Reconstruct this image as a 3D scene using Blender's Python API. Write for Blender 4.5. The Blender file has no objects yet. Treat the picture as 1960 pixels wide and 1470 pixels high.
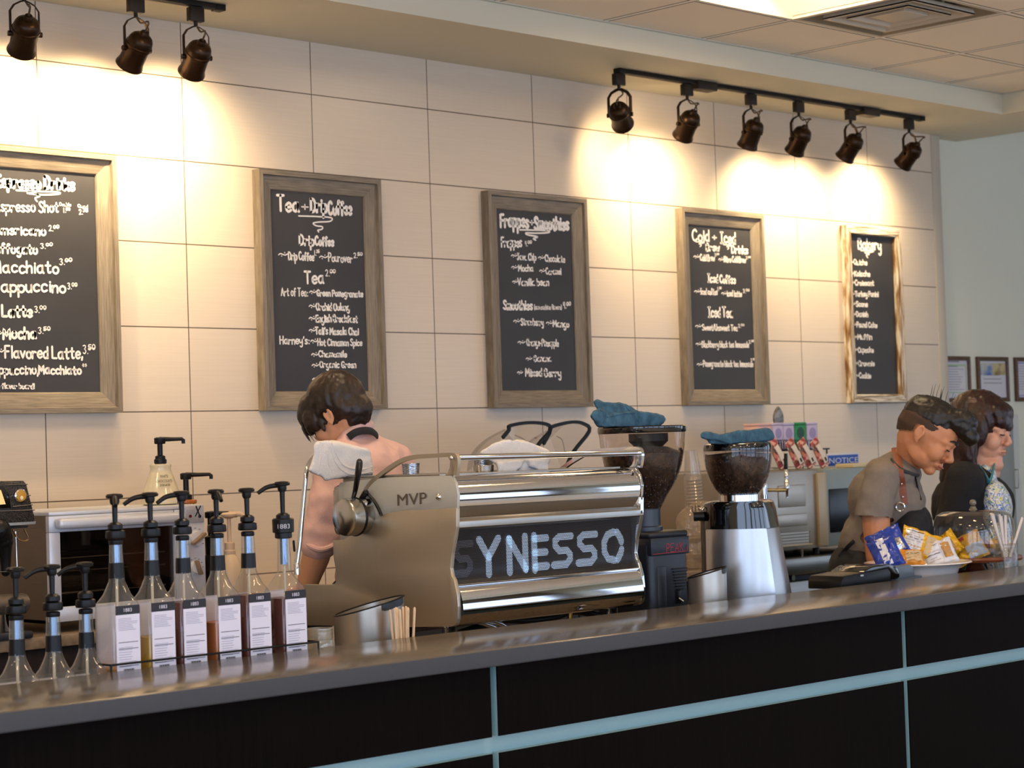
import bpy, bmesh, math, random
from mathutils import Vector, Matrix
random.seed(7)
SC = bpy.context.scene
COL = SC.collection
V = Vector
PI = math.pi

# ------------------------------------------------------------------ camera
F_PX, YAW, PITCH, ROLL = 3957.5, .78327, .0319149, -.0324738
CAM = V((-3.870, -6.160, 1.540))
_f = V((math.sin(YAW)*math.cos(PITCH), math.cos(YAW)*math.cos(PITCH), math.sin(PITCH)))
_r = V((math.cos(YAW), -math.sin(YAW), 0))
_u = _r.cross(_f)
FWD, RGT, UPV = _f, _r*math.cos(ROLL)+_u*math.sin(ROLL), _u*math.cos(ROLL)-_r*math.sin(ROLL)
cd = bpy.data.cameras.new('camera'); cam = bpy.data.objects.new('camera', cd); COL.objects.link(cam)
cam.matrix_world = Matrix(((RGT.x, UPV.x, -FWD.x, CAM.x), (RGT.y, UPV.y, -FWD.y, CAM.y), (RGT.z, UPV.z, -FWD.z, CAM.z), (0, 0, 0, 1)))
cd.sensor_width = 36; cd.lens = F_PX/1960*36; cd.clip_start = .05; cd.clip_end = 60
cd.dof.use_dof = True; cd.dof.focus_distance = 6.1; cd.dof.aperture_fstop = 6.3
SC.camera = cam
# measured points of the place: a sight line of the photograph met with a known wall, shelf or counter plane
def _ray(px, py): return FWD*F_PX + RGT*(px-980) + UPV*(735-py)
def AY(px, py, Y): d = _ray(px, py); return CAM + d*((Y-CAM.y)/d.y)
def AZ(px, py, Z): d = _ray(px, py); return CAM + d*((Z-CAM.z)/d.z)
def PXM(p): return (V(p)-CAM).dot(FWD)/F_PX      # metres per photo pixel at a point
def AX(px, py, X): d = _ray(px, py); return CAM + d*((X-CAM.x)/d.x)

# ------------------------------------------------------------------ world, exposure, daylight
SC.view_settings.view_transform = 'Standard'; SC.view_settings.look = 'None'
SC.view_settings.gamma = 1; SC.view_settings.use_curve_mapping = False
SC.view_settings.exposure = 0.0
W = bpy.data.worlds.new('world'); SC.world = W; W.use_nodes = True
W.node_tree.nodes['Background'].inputs[0].default_value = (.55, .68, .9, 1)
W.node_tree.nodes['Background'].inputs[1].default_value = .3
WIN_STRENGTH = 5.6
WIN_RIGHT = 2.8             # shaded windows on the right-hand side          # daylight in the shop windows behind the photographer
SPOT_W = 38                 # watts of each track spotlight
TROFFER = 44.0               # strength of the ceiling light panels
SC.cycles.use_denoising = True
SC.cycles.max_bounces = 10; SC.cycles.transparent_max_bounces = 24
SC.cycles.caustics_reflective = False; SC.cycles.caustics_refractive = False
SC.cycles.sample_clamp_indirect = 6

# ------------------------------------------------------------------ colours and materials
def lin(h):
    h = h.lstrip('#'); o = []
    for i in (0, 2, 4):
        c = int(h[i:i+2], 16)/255; o.append(c/12.92 if c <= .04045 else ((c+.055)/1.055)**2.4)
    return (*o, 1)
MATS = {}
def mat(name, col='#808080', rough=.5, metal=0, var=.06, scale=8, bump=0, bscale=200, emit=None, est=1, spec=.5, coat=0, aniso=None, sub=0):
    if name in MATS: return MATS[name]
    m = bpy.data.materials.new(name); m.use_nodes = True; nt = m.node_tree; n = nt.nodes; l = nt.links
    b = n['Principled BSDF']; c = lin(col)
    b.inputs['Roughness'].default_value = rough; b.inputs['Metallic'].default_value = metal
    b.inputs['Specular IOR Level'].default_value = spec; b.inputs['Coat Weight'].default_value = coat
    tc = n.new('ShaderNodeTexCoord')
    if aniso:                       # brushed look: stretched noise in the roughness
        mp = n.new('ShaderNodeMapping'); mp.inputs['Scale'].default_value = aniso; l.new(tc.outputs['Object'], mp.inputs[0])
        nz = n.new('ShaderNodeTexNoise'); nz.inputs['Scale'].default_value = 1; nz.inputs['Detail'].default_value = 3; l.new(mp.outputs[0], nz.inputs['Vector'])
        mr = n.new('ShaderNodeMapRange'); mr.inputs[3].default_value = rough*.75; mr.inputs[4].default_value = rough*1.3
        l.new(nz.outputs[0], mr.inputs[0]); l.new(mr.outputs[0], b.inputs['Roughness'])
    nz = n.new('ShaderNodeTexNoise'); nz.inputs['Scale'].default_value = scale; nz.inputs['Detail'].default_value = 4
    l.new(tc.outputs['Object'], nz.inputs['Vector'])
    mx = n.new('ShaderNodeMix'); mx.data_type = 'RGBA'
    mx.inputs[6].default_value = (*[x*(1-var) for x in c[:3]], 1); mx.inputs[7].default_value = (*[min(1, x*(1+var)) for x in c[:3]], 1)
    l.new(nz.outputs[0], mx.inputs[0]); l.new(mx.outputs[2], b.inputs['Base Color'])
    if bump:
        nb = n.new('ShaderNodeTexNoise'); nb.inputs['Scale'].default_value = bscale; nb.inputs['Detail'].default_value = 3; l.new(tc.outputs['Object'], nb.inputs['Vector'])
        bp = n.new('ShaderNodeBump'); bp.inputs['Strength'].default_value = bump; bp.inputs['Distance'].default_value = .004
        l.new(nb.outputs[0], bp.inputs['Height']); l.new(bp.outputs[0], b.inputs['Normal'])
    if emit: b.inputs['Emission Color'].default_value = lin(emit); b.inputs['Emission Strength'].default_value = est
    if sub: b.inputs['Subsurface Weight'].default_value = sub; b.inputs['Subsurface Radius'].default_value = (.01, .004, .002); b.inputs['Subsurface Scale'].default_value = .6
    MATS[name] = m; return m
def NODE(m): return m.node_tree.nodes, m.node_tree.links, m.node_tree.nodes['Principled BSDF']
def glass(name, tint='#ffffff', refl=1.0, rough=.02, body=0.0, bodycol='#ffffff'):
    """thin clear glass or plastic: see-through with mirror reflections that grow at grazing angles"""
    if name in MATS: return MATS[name]
    m = bpy.data.materials.new(name); m.use_nodes = True; n = m.node_tree.nodes; l = m.node_tree.links; n.clear()
    o = n.new('ShaderNodeOutputMaterial'); t = n.new('ShaderNodeBsdfTransparent'); t.inputs[0].default_value = lin(tint)
    g = n.new('ShaderNodeBsdfGlossy'); g.inputs['Roughness'].default_value = rough
    fr = n.new('ShaderNodeFresnel'); ge = n.new('ShaderNodeNewGeometry'); io = n.new('ShaderNodeMapRange'); io.inputs[3].default_value = 1.42; io.inputs[4].default_value = 1/1.42; l.new(ge.outputs['Backfacing'], io.inputs[0]); l.new(io.outputs[0], fr.inputs[0])
    mu = n.new('ShaderNodeMath'); mu.operation = 'MULTIPLY'; mu.inputs[1].default_value = refl; mu.use_clamp = True; l.new(fr.outputs[0], mu.inputs[0])
    base = t
    if body:
        d = n.new('ShaderNodeBsdfDiffuse'); d.inputs[0].default_value = lin(bodycol)
        mb = n.new('ShaderNodeMixShader'); mb.inputs[0].default_value = body; l.new(t.outputs[0], mb.inputs[1]); l.new(d.outputs[0], mb.inputs[2]); base = mb
    mx = n.new('ShaderNodeMixShader'); l.new(mu.outputs[0], mx.inputs[0]); l.new(base.outputs[0], mx.inputs[1]); l.new(g.outputs[0], mx.inputs[2]); l.new(mx.outputs[0], o.inputs[0])
    MATS[name] = m; return m
def ramp_noise(name, cols=None, scale=5, stretch=(1, 1, 1), rough=.6, detail=6, bump=0, kind='noise', metal=0, dist=0):
    """colours spread by a stretched noise: wood grain, prints, marbling"""
    if name in MATS: return MATS[name]
    m = mat(name, '#808080', rough, metal); n, l, b = NODE(m)
    tc = n.new('ShaderNodeTexCoord'); mp = n.new('ShaderNodeMapping'); mp.inputs['Scale'].default_value = stretch; l.new(tc.outputs['Object'], mp.inputs[0])
    if kind == 'noise':
        z = n.new('ShaderNodeTexNoise'); z.inputs['Detail'].default_value = detail; z.inputs['Distortion'].default_value = dist; out = z.outputs[0]
    else:
        z = n.new('ShaderNodeTexVoronoi'); out = z.outputs['Color']
    z.inputs['Scale'].default_value = scale; l.new(mp.outputs[0], z.inputs['Vector'])
    cr = n.new('ShaderNodeValToRGB'); e = cr.color_ramp.elements; cr.color_ramp.interpolation = 'CONSTANT' if name.startswith('floral_b') else 'LINEAR'
    while len(e) < len(cols): e.new(.5)
    for i, (p, c) in enumerate(cols): e[i].position = p; e[i].color = lin(c)
    l.new(out, cr.inputs[0]); l.new(cr.outputs[0], b.inputs['Base Color'])
    if bump:
        bp = n.new('ShaderNodeBump'); bp.inputs['Strength'].default_value = bump; bp.inputs['Distance'].default_value = .002
        l.new(out, bp.inputs['Height']); l.new(bp.outputs[0], b.inputs['Normal'])
    return m

# ------------------------------------------------------------------ mesh building
class MB:
    def __init__(s): s.v, s.f, s.m, s.sm = [], [], [], []
    def add(s, vs, fs, mi=0, smooth=True, M=None):
        o = len(s.v)
        for p in vs:
            p = V(p); s.v.append(M @ p if M else p)
        for f in fs: s.f.append([i+o for i in f]); s.m.append(mi); s.sm.append(smooth)
        return s
    def frombm(s, bm, mi=0, smooth=True, M=None):
        bm.verts.index_update(); s.add([v.co.copy() for v in bm.verts], [[v.index for v in f.verts] for f in bm.faces], mi, smooth, M); bm.free(); return s
    def box(s, a, b, bev=0, seg=2, mi=0, M=None):
        bm = bmesh.new(); bmesh.ops.create_cube(bm, size=1)
        c = (V(a)+V(b))/2; d = V(b)-V(a)
        for v in bm.verts: v.co = V((v.co.x*d.x, v.co.y*d.y, v.co.z*d.z))+c
        if bev: bmesh.ops.bevel(bm, geom=list(bm.edges), offset=min(bev, abs(d.x)*.49, abs(d.y)*.49, abs(d.z)*.49), segments=seg, profile=.5, affect='EDGES')
        return s.frombm(bm, mi, bool(bev), M)
    def lathe(s, prof, c=(0, 0, 0), seg=28, mi=0, M=None, ax=None, a0=0, a1=2*PI):
        vs, fs = [], []; full = abs(a1-a0-2*PI) < 1e-6; k = seg if full else seg+1
        for r, z in prof:
            for i in range(k):
                a = a0+(a1-a0)*i/seg; vs.append(V((max(r, 1e-5)*math.cos(a), max(r, 1e-5)*math.sin(a), z)))
        for j in range(len(prof)-1):
            for i in range(seg):
                i2 = (i+1) % k; fs.append([j*k+i, j*k+i2, (j+1)*k+i2, (j+1)*k+i])
        if full:
            if prof[0][0] > 1e-4: fs.append(list(range(k))[::-1])
            if prof[-1][0] > 1e-4: fs.append([(len(prof)-1)*k+i for i in range(k)])
        T = Matrix.Translation(V(c))
        if ax is not None: T = T @ V((0, 0, 1)).rotation_difference(V(ax)).to_matrix().to_4x4()
        return s.add(vs, fs, mi, True, (M @ T) if M else T)
    def cyl(s, a, b, r, r2=None, seg=20, mi=0):
        a, b = V(a), V(b); return s.lathe([(r, 0), (r if r2 is None else r2, (b-a).length)], a, seg, mi, None, b-a)
    def sph(s, c, r, seg=16, mi=0, M=None, R=None):
        if not hasattr(r, '__len__'): r = (r, r, r)
        vs, fs = [V((0, 0, 1))], []; n = seg//2
        for j in range(1, n):
            t = PI*j/n
            for i in range(seg): a = 2*PI*i/seg; vs.append(V((math.sin(t)*math.cos(a), math.sin(t)*math.sin(a), math.cos(t))))
        vs.append(V((0, 0, -1)))
        for i in range(seg): fs.append([0, 1+i, 1+(i+1) % seg]); fs.append([len(vs)-1, 1+(n-2)*seg+(i+1) % seg, 1+(n-2)*seg+i])
        for j in range(n-2):
            for i in range(seg): a = 1+j*seg; fs.append([a+i, a+seg+i, a+seg+(i+1) % seg, a+(i+1) % seg])
        T = Matrix.Translation(V(c)) @ (R.to_4x4() if R else Matrix.Identity(4)) @ Matrix.Diagonal((*r, 1))
        return s.add(vs, fs, mi, True, (M @ T) if M else T)
    def tube(s, path, r, seg=10, mi=0, M=None, caps=True, flat=None, closed=False):
        path = [V(p) for p in path]; n = len(path)
        rs = list(r) if hasattr(r, '__len__') else [r]*n
        vs, fs = [], []; nor = None
        for i, p in enumerate(path):
            t = (path[(i+1) % n]-path[i-1]) if closed else (path[min(i+1, n-1)]-path[max(i-1, 0)])
            t = t.normalized() if t.length > 1e-9 else V((0, 0, 1))
            if nor is None:
                nor = V((0, 0, 1)) if abs(t.z) < .9 else V((1, 0, 0))
            nor = (nor - t*nor.dot(t)); nor = nor.normalized() if nor.length > 1e-6 else t.orthogonal().normalized()
            bi = t.cross(nor)
            for k in range(seg):
                a = 2*PI*(k+.5)/seg; ca, sa = math.cos(a), math.sin(a)
                if flat: vs.append(p+nor*ca*rs[i]*flat[0]+bi*sa*rs[i]*flat[1])
                else: vs.append(p+nor*ca*rs[i]+bi*sa*rs[i])
        for i in range(n if closed else n-1):
            j = (i+1) % n
            for k in range(seg): fs.append([i*seg+k, i*seg+(k+1) % seg, j*seg+(k+1) % seg, j*seg+k])
        if caps and not closed: fs.append(list(range(seg))[::-1]); fs.append([(n-1)*seg+k for k in range(seg)])
        return s.add(vs, fs, mi, True, M)
    def prism(s, poly, ax, a, b, mi=0, bev=0, smooth=False, M=None):
        """polygon given in the two other axes, extruded along axis ax from a to b"""
        def P(q, t): return {'x': V((t, q[0], q[1])), 'y': V((q[0], t, q[1])), 'z': V((q[0], q[1], t))}[ax]
        bm = bmesh.new(); A = [bm.verts.new(P(q, a)) for q in poly]; B = [bm.verts.new(P(q, b)) for q in poly]; n = len(poly)
        bm.faces.new(A[::-1]); bm.faces.new(B)
        for i in range(n): bm.faces.new([A[i], A[(i+1) % n], B[(i+1) % n], B[i]])
        bmesh.ops.recalc_face_normals(bm, faces=list(bm.faces))
        if bev: bmesh.ops.bevel(bm, geom=[e for e in bm.edges if e.calc_length() > bev*1.5], offset=bev, segments=2, profile=.5, affect='EDGES', clamp_overlap=True)
        return s.frombm(bm, mi, smooth or bool(bev), M)
    def grid(s, fn, nu, nv, mi=0, M=None, cu=False):
        vs = [fn(i/nu, j/nv) for j in range(nv+1) for i in range(nu+1)]
        fs = [[j*(nu+1)+i, j*(nu+1)+i+1, (j+1)*(nu+1)+i+1, (j+1)*(nu+1)+i] for j in range(nv) for i in range(nu)]
        return s.add(vs, fs, mi, True, M)
    def limb(s, pts, rs, seg=14, mi=0):
        """rounded tapering limb through points"""
        s.tube(pts, rs, seg, mi)
        for p, r in zip(pts, rs): s.sph(p, r, seg, mi)
        return s
    def mesh(s, name, mats, angle=38):
        me = bpy.data.meshes.new(name); me.from_pydata([tuple(p) for p in s.v], [], s.f)
        for m in (mats if isinstance(mats, (list, tuple)) else [mats]): me.materials.append(m)
        me.polygons.foreach_set('material_index', s.m); me.polygons.foreach_set('use_smooth', s.sm)
        me.update()
        try: me.set_sharp_from_angle(angle=math.radians(angle))
        except Exception: pass
        return me
    def build(s, name, mats, parent=None, angle=38, world=False, fix=True):
        """ONE mesh object; with world=True the coordinates are of the room and are brought into the parent's frame"""
        if world and parent is not None:
            Mi = wm(parent).inverted(); s.v = [Mi @ p for p in s.v]
        if fix:
            bm = bmesh.new(); me = s.mesh(name, mats, angle); bm.from_mesh(me); bmesh.ops.recalc_face_normals(bm, faces=list(bm.faces)); bm.to_mesh(me); bm.free()
            try: me.set_sharp_from_angle(angle=math.radians(angle))
            except Exception: pass
        else: me = s.mesh(name, mats, angle)
        o = bpy.data.objects.new(name, me); COL.objects.link(o)
        if parent is not None: o.parent = parent
        return o
def wm(o):
    m = o.matrix_basis.copy()
    while o.parent: o = o.parent; m = o.matrix_basis @ m
    return m
def tag(o, label=None, cat=None, group=None, kind=None):
    for k, x in (('label', label), ('category', cat), ('group', group), ('kind', kind)):
        if x: o[k] = x
    return o
def thing(name, label, cat, loc=(0, 0, 0), rz=0, group=None):
    o = bpy.data.objects.new(name, None); COL.objects.link(o); o.empty_display_size = .05
    o.location = loc; o.rotation_euler = (0, 0, rz); return tag(o, label, cat, group)
def solo(o, label, cat, group=None): return tag(o, label, cat, group)
def struct(name, mb, m, parent=None, **k):
    o = mb.build(name, m, parent, **k)
    if parent is None: o['kind'] = 'structure'
    return o
def copy_tree(o, parent=None, label=None, loc=None, rz=None):
    c = o.copy(); COL.objects.link(c)
    if parent is not None: c.parent = parent
    if label: c['label'] = label
    if loc is not None: c.location = loc
    if rz is not None: c.rotation_euler = (0, 0, rz)
    for ch in list(o.children): copy_tree(ch, c)
    return c
def catmull(P, k=5, closed=False):
    P = [V(p) for p in P]; n = len(P); out = []
    if n < 3: return P
    for i in range(n if closed else n-1):
        p0 = P[(i-1) % n] if closed else P[max(i-1, 0)]; p1 = P[i]; p2 = P[(i+1) % n]; p3 = P[(i+2) % n] if closed else P[min(i+2, n-1)]
        if (p1-p2).length < 1e-9: continue
        for j in range(k):
            t = j/k; out.append(.5*((2*p1)+(p2-p0)*t+(2*p0-5*p1+4*p2-p3)*t*t+(3*p1-p0-3*p2+p3)*t**3))
    if not closed: out.append(P[-1])
    return out
def sculpt(mb, name, mats, parent, voxel=.005, smooth=3, world=True, noise=None, keep=None):
    """fuse overlapping volumes into one continuous skin"""
    me = mb.mesh('tmp', MATS_ANY); o = bpy.data.objects.new('tmp', me); COL.objects.link(o)
    md = o.modifiers.new('r', 'REMESH'); md.mode = 'VOXEL'; md.voxel_size = voxel; md.use_smooth_shade = True
    dg = bpy.context.evaluated_depsgraph_get(); me2 = bpy.data.meshes.new_from_object(o.evaluated_get(dg))
    bpy.data.objects.remove(o); bm = bmesh.new(); bm.from_mesh(me2)
    if keep: bmesh.ops.delete(bm, geom=[v for v in bm.verts if not keep(v.co)], context='VERTS')
    for _ in range(smooth): bmesh.ops.smooth_vert(bm, verts=list(bm.verts), factor=.5, use_axis_x=True, use_axis_y=True, use_axis_z=True)
    if noise:
        bm.normal_update()
        for v in bm.verts: v.co += v.normal*noise(v.co)
    if world and parent is not None:
        Mi = wm(parent).inverted()
        for v in bm.verts: v.co = Mi @ v.co
    me3 = bpy.data.meshes.new(name); bm.to_mesh(me3); bm.free()
    for p in me3.polygons: p.use_smooth = True
    for m in (mats if isinstance(mats, (list, tuple)) else [mats]): me3.materials.append(m)
    ob = bpy.data.objects.new(name, me3); COL.objects.link(ob)
    if parent is not None: ob.parent = parent
    return ob
from mathutils.bvhtree import BVHTree
def drape(obs, uv, off=.003):
    """points on the surface of the given objects along measured sight lines, lifted by off"""
    vs, fs = [], []
    for o in obs:
        M = wm(o); k = len(vs); vs += [M @ v.co for v in o.data.vertices]; fs += [[i+k for i in p.vertices] for p in o.data.polygons]
    T = BVHTree.FromPolygons(vs, fs); out = []
    for u, v in uv:
        d = _ray(u, v).normalized(); h = T.ray_cast(CAM, d)
        if h[0] is not None: out.append(h[0]-d*off)
    return out
from mathutils import noise as NZ
MATS_ANY = mat('plain_grey')
# ------------------------------------------------------------------ lettering
GL = {}
for ln in '''a 5,5.2 3,6 .6,4.5 .5,1.5 2.5,0 4.6,1.5 5,5.5|5,6 5,1.5 6,0
b 0,10 0,10 0,0|0,3.5 2,6 4.8,5 5,2 3,0 0,.8
c 5,5 3,6 .6,4.5 .5,1.5 2.5,0 5,1
d 5,5 2.8,6 .5,4.5 .5,1.5 2.5,0 4.8,1.5|5,10 5,10 5,0
e .6,3 5,3.4 4.6,5.4 2.8,6 .6,4.5 .4,1.8 2.4,0 5,1
f 4.5,9 3.3,10 2,9 2,6 2,0|0,5.6 0,5.6 4,5.6
g 5,5.2 3,6 .6,4.5 .6,2 2.6,.5 4.8,2 5,5.8|5,6 5,-2 3,-4 .8,-3
h 0,10 0,10 0,0|0,3.6 2.2,6 4.4,5 4.6,0
i 1,6 1,6 1,0|1,8.4 1.1,8.1
k 0,10 0,10 0,0|4.6,6.4 4.6,6.4 0,2.6|1.6,3.6 1.6,3.6 4.8,0
l 1,10 1,10 1,0
m 0,6 0,6 0,0|0,3.8 1.8,6 3.4,5 3.5,0|3.5,3.8 5.2,6 7,5 7.1,0
n 0,6 0,6 0,0|0,3.6 2.2,6 4.4,5 4.5,0
o 2.8,6 .5,4.5 .5,1.5 2.8,0 5,1.5 5,4.5 2.8,6
p 0,6 0,6 0,-4|0,4 2,6 4.8,5 5,2 3,0 0,1
q 5,5 3,6 .6,4.5 .5,1.5 2.5,0 5,2|5,6 5,6 5,-4
r 0,6 0,6 0,0|0,3.4 1.8,5.8 4,5.4
s 4.4,5.2 2.4,6 .5,4.8 2.4,3 4.4,1.4 2.4,0 .2,.8
t 2.2,9 2.2,9 2.2,1.2 3.6,0 4.6,.6|0,6 0,6 4.4,6
u 0,6 0,2 2,0 4.4,2 4.6,6|4.6,6 4.6,6 4.6,0
v 0,6 0,6 2.4,0 2.4,0 4.8,6
w 0,6 0,6 1.8,0 1.8,0 3.4,5 3.4,5 5,0 5,0 6.8,6
x 0,6 0,6 4.6,0|4.6,6 4.6,6 0,0
y 0,6 0,3 2,1.6 4.6,3.4|4.8,6 4.8,-2 3,-4 1,-3
A 0,0 0,0 3,10 3,10 6,0|1.2,3.6 1.2,3.6 5,3.6
B 0,0 0,0 0,10 0,10|0,10 3.6,10 5,8 3.4,5.6 .2,5.4|.2,5.4 4,5.2 5.8,2.6 4,.2 0,0
C 6,8.4 4,10 1.2,8.4 .2,5 1.2,1.4 3.8,0 6.2,1.6
D 0,0 0,0 0,10|0,10 4,9.4 6.2,5.4 4.4,1 0,0
E 5,10 5,10 0,10 0,10 0,0 0,0 5.2,0|0,5.2 0,5.2 4,5.2
F 5,10 5,10 0,10 0,10 0,0|0,5.4 0,5.4 4,5.4
G 6,8.2 4,10 1.2,8.6 .2,5 1.2,1.2 3.8,0 6,2 6,4.4|3.6,4.4 3.6,4.4 6.4,4.4
H 0,10 0,10 0,0|5.6,10 5.6,10 5.6,0|0,5.2 0,5.2 5.6,5.2
I 0,10 0,10 4,10|2,10 2,10 2,0|0,0 0,0 4,0
J 1,10 1,10 6,10|4,10 4,2 2.4,0 .4,1.6
K 0,10 0,10 0,0|5.4,10 5.4,10 0,4.4|1.4,5.6 1.4,5.6 5.6,0
L 0,10 0,10 0,0 0,0 5,0
M 0,0 0,0 .6,10 .6,10 3.6,3 3.6,3 6.6,10 6.6,10 7.2,0
N 0,0 0,0 0,10 0,10 5.6,0 5.6,0 5.6,10
O 3.2,10 .4,8 .2,3 3.2,0 6.2,3 6,8 3.2,10
P 0,0 0,0 0,10|0,10 4,9.8 5.2,7.4 3.8,5 0,4.8
Q 3.2,10 .4,8 .2,3 3.2,0 6.2,3 6,8 3.2,10|4,2.4 6.6,-.6
S 5.4,8.6 3.2,10 .6,8.4 2,5.8 4.6,4 5.2,1.6 2.8,0 0,1.4
T 0,10 0,10 6.4,10|3.2,10 3.2,10 3.2,0
U 0,10 0,3 2.6,0 5.4,3 5.6,10
V 0,10 0,10 3,0 3,0 6,10
W 0,10 0,10 2,0 2,0 4,8 4,8 6,0 6,0 8,10
X 0,10 0,10 5.6,0|5.6,10 5.6,10 0,0
Y 0,10 0,10 3,4.6|6,10 6,10 3,4.6 3,4.6 3,0
0 2.4,10 .4,7.5 .4,2.5 2.4,0 4.6,2.5 4.6,7.5 2.4,10
1 1.4,10 1.4,10 1.4,0
2 0,8 2,10 4.4,8 3.4,4.4 0,0 0,0 5,.4
3 0,9 2.4,10 4.2,8 2,5.4|2,5.4 4.6,3 2.4,0 0,1.2
4 1,10 .6,5 .6,5 5,5|4,10 4,10 4,0
5 4.6,10 4.6,10 .6,10 .6,10 .4,5.6 3,6 4.6,3 2.4,0 0,1
7 0,10 0,10 4.8,10 4.8,10 1.6,0
8 2.6,5.4 .6,7.6 2.6,10 4.6,7.6 2.6,5.4 .2,2.6 2.6,0 5,2.6 2.6,5.4
, 1,1 .4,-1.6
. 1,.5 1.1,.1
! 1,10 1,10 1,3|1,.5 1.1,.1
( 2,10 .4,7 .4,2 2,-1
) .4,10 2,7 2,2 .4,-1
' 1,10 .6,8
: 1,5.4 1.1,5|1,1.2 1.1,.8
- 0,4 0,4 4,4.2
+ 0,5 0,5 6,5|3,8.5 3,8.5 3,1.5
* 1,9 1,9 4,5|4,9 4,9 1,5|.4,7 .4,7 4.6,7
/ 0,0 0,0 3.4,10
~ 0,4.4 1.6,6.4 3.6,5 5.8,3.6 8,5.6|2.6,2.4 2.7,2|5.4,7.8 5.5,7.4'''.split('\n'):
    k, d = ln[0], ln[2:]
    GL[k] = [[tuple(float(x) for x in p.split(',')) for p in st.split()] for st in d.split('|')]
def g_adv(ch):
    if ch == ' ': return 3.6
    return max(x for st in GL[ch] for x, y in st)+1.9
def ribbon(mb, pts, w, O, X, Z, N, th, mi=0):
    """flat stroke with rounded ends lying on a surface (points are in metres along X and Z from O)"""
    P = [pts[0]]
    for q in pts[1:]:
        if (q-P[-1]).length > w*.12: P.append(q)
    if len(P) < 2: P.append(P[0]+V((w*.1, 0, 0)))
    L, R = [], []
    for i, p in enumerate(P):
        t = (P[min(i+1, len(P)-1)]-P[max(i-1, 0)]); t = t.normalized() if t.length else V((1, 0, 0)); n = V((-t.y, t.x, 0))
        L.append(p+n*w/2); R.append(p-n*w/2)
    def cap(c, n0, sgn):
        a0 = math.atan2(n0.y, n0.x); return [c+V((math.cos(a0-sgn*a), math.sin(a0-sgn*a), 0))*w/2 for a in (PI*.25, PI*.5, PI*.75)]
    ring_e = cap(P[-1], (L[-1]-P[-1]), 1); ring_s = cap(P[0], (R[0]-P[0]), 1)
    n = len(P); vs, fs = [], []
    for a, b in zip(L, R): vs += [a, b]
    for i in range(n-1): fs.append([2*i, 2*i+1, 2*i+3, 2*i+2])
    e = len(vs); vs += ring_e; fs.append([2*n-2, 2*n-1, e+2, e+1, e]); s0 = len(vs); vs += ring_s; fs.append([1, 0, s0+2, s0+1, s0])
    out = [0]+[s0+2, s0+1, s0]+[2*i+1 for i in range(n)]+[e+2, e+1, e]+[2*i for i in range(n-1, 0, -1)]
    m = len(vs); W2 = [O+X*p.x+Z*p.y+N*th for p in vs]; Bk = [O+X*p.x+Z*p.y for p in vs]
    side = [[out[i], out[(i+1) % len(out)], m+out[(i+1) % len(out)], m+out[i]] for i in range(len(out))]
    mb.add(W2+Bk, fs+side, mi, False)
def strokes(mb, txt, O, X, Z, N, width, cap, w, th=.0006, wob=0, smooth=True, glyphs=None):
    """hand lettering: txt runs along X for `width` metres, capitals `cap` metres high, stroke w"""
    G = glyphs or GL
    tot = sum((3.6 if c == ' ' else max(x for st in G[c] for x, y in st)+1.9) for c in txt)-1.9
    sx, sz = width/tot, cap/10; x = 0
    for c in txt:
        if c != ' ':
            dz = random.uniform(-wob, wob)*cap; k = 1+random.uniform(-wob, wob)
            for st in G[c]:
                pts = [V(((x+px)*sx, py*sz*k+dz, 0)) for px, py in st]
                if smooth and len(pts) > 2: pts = catmull(pts, 4)
                ribbon(mb, pts, w, O, X, Z, N, th)
            x += max(q[0] for st in G[c] for q in st)+1.9
        else: x += 3.6
def font_text(mb, txt, O, X, Z, size, width=None, depth=.0006, mi=0, spacing=1):
    """printed sans lettering"""
    cu = bpy.data.curves.new('t', 'FONT'); cu.body = txt; cu.size = 1; cu.space_character = spacing; cu.resolution_u = 3
    o = bpy.data.objects.new('t', cu); COL.objects.link(o); dg = bpy.context.evaluated_depsgraph_get()
    me = bpy.data.meshes.new_from_object(o.evaluated_get(dg)); bpy.data.objects.remove(o); N = X.cross(Z)
    xs = [v.co.x for v in me.vertices]; x0 = min(xs); wd = max(xs)-x0; sx = width/wd if width else size
    mb.add([O+X*(v.co.x-x0)*sx+Z*v.co.y*size+N*depth for v in me.vertices], [list(p.vertices) for p in me.polygons], mi, False)
    bpy.data.meshes.remove(me)
def lines(mb, O, X, Z, w, h, n, th, mi=0, seed=1, jag=.35):
    """rows of illegible small print as fine bars"""
    r = random.Random(seed); N = X.cross(Z)
    for i in range(n):
        z = h*(1-(i+.5)/n); ww = w*(1-r.random()*jag); o = O+Z*z+N*.0004
        mb.add([o, o+X*ww, o+X*ww+Z*th, o+Z*th], [[0, 1, 2, 3]], mi, False)
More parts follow.
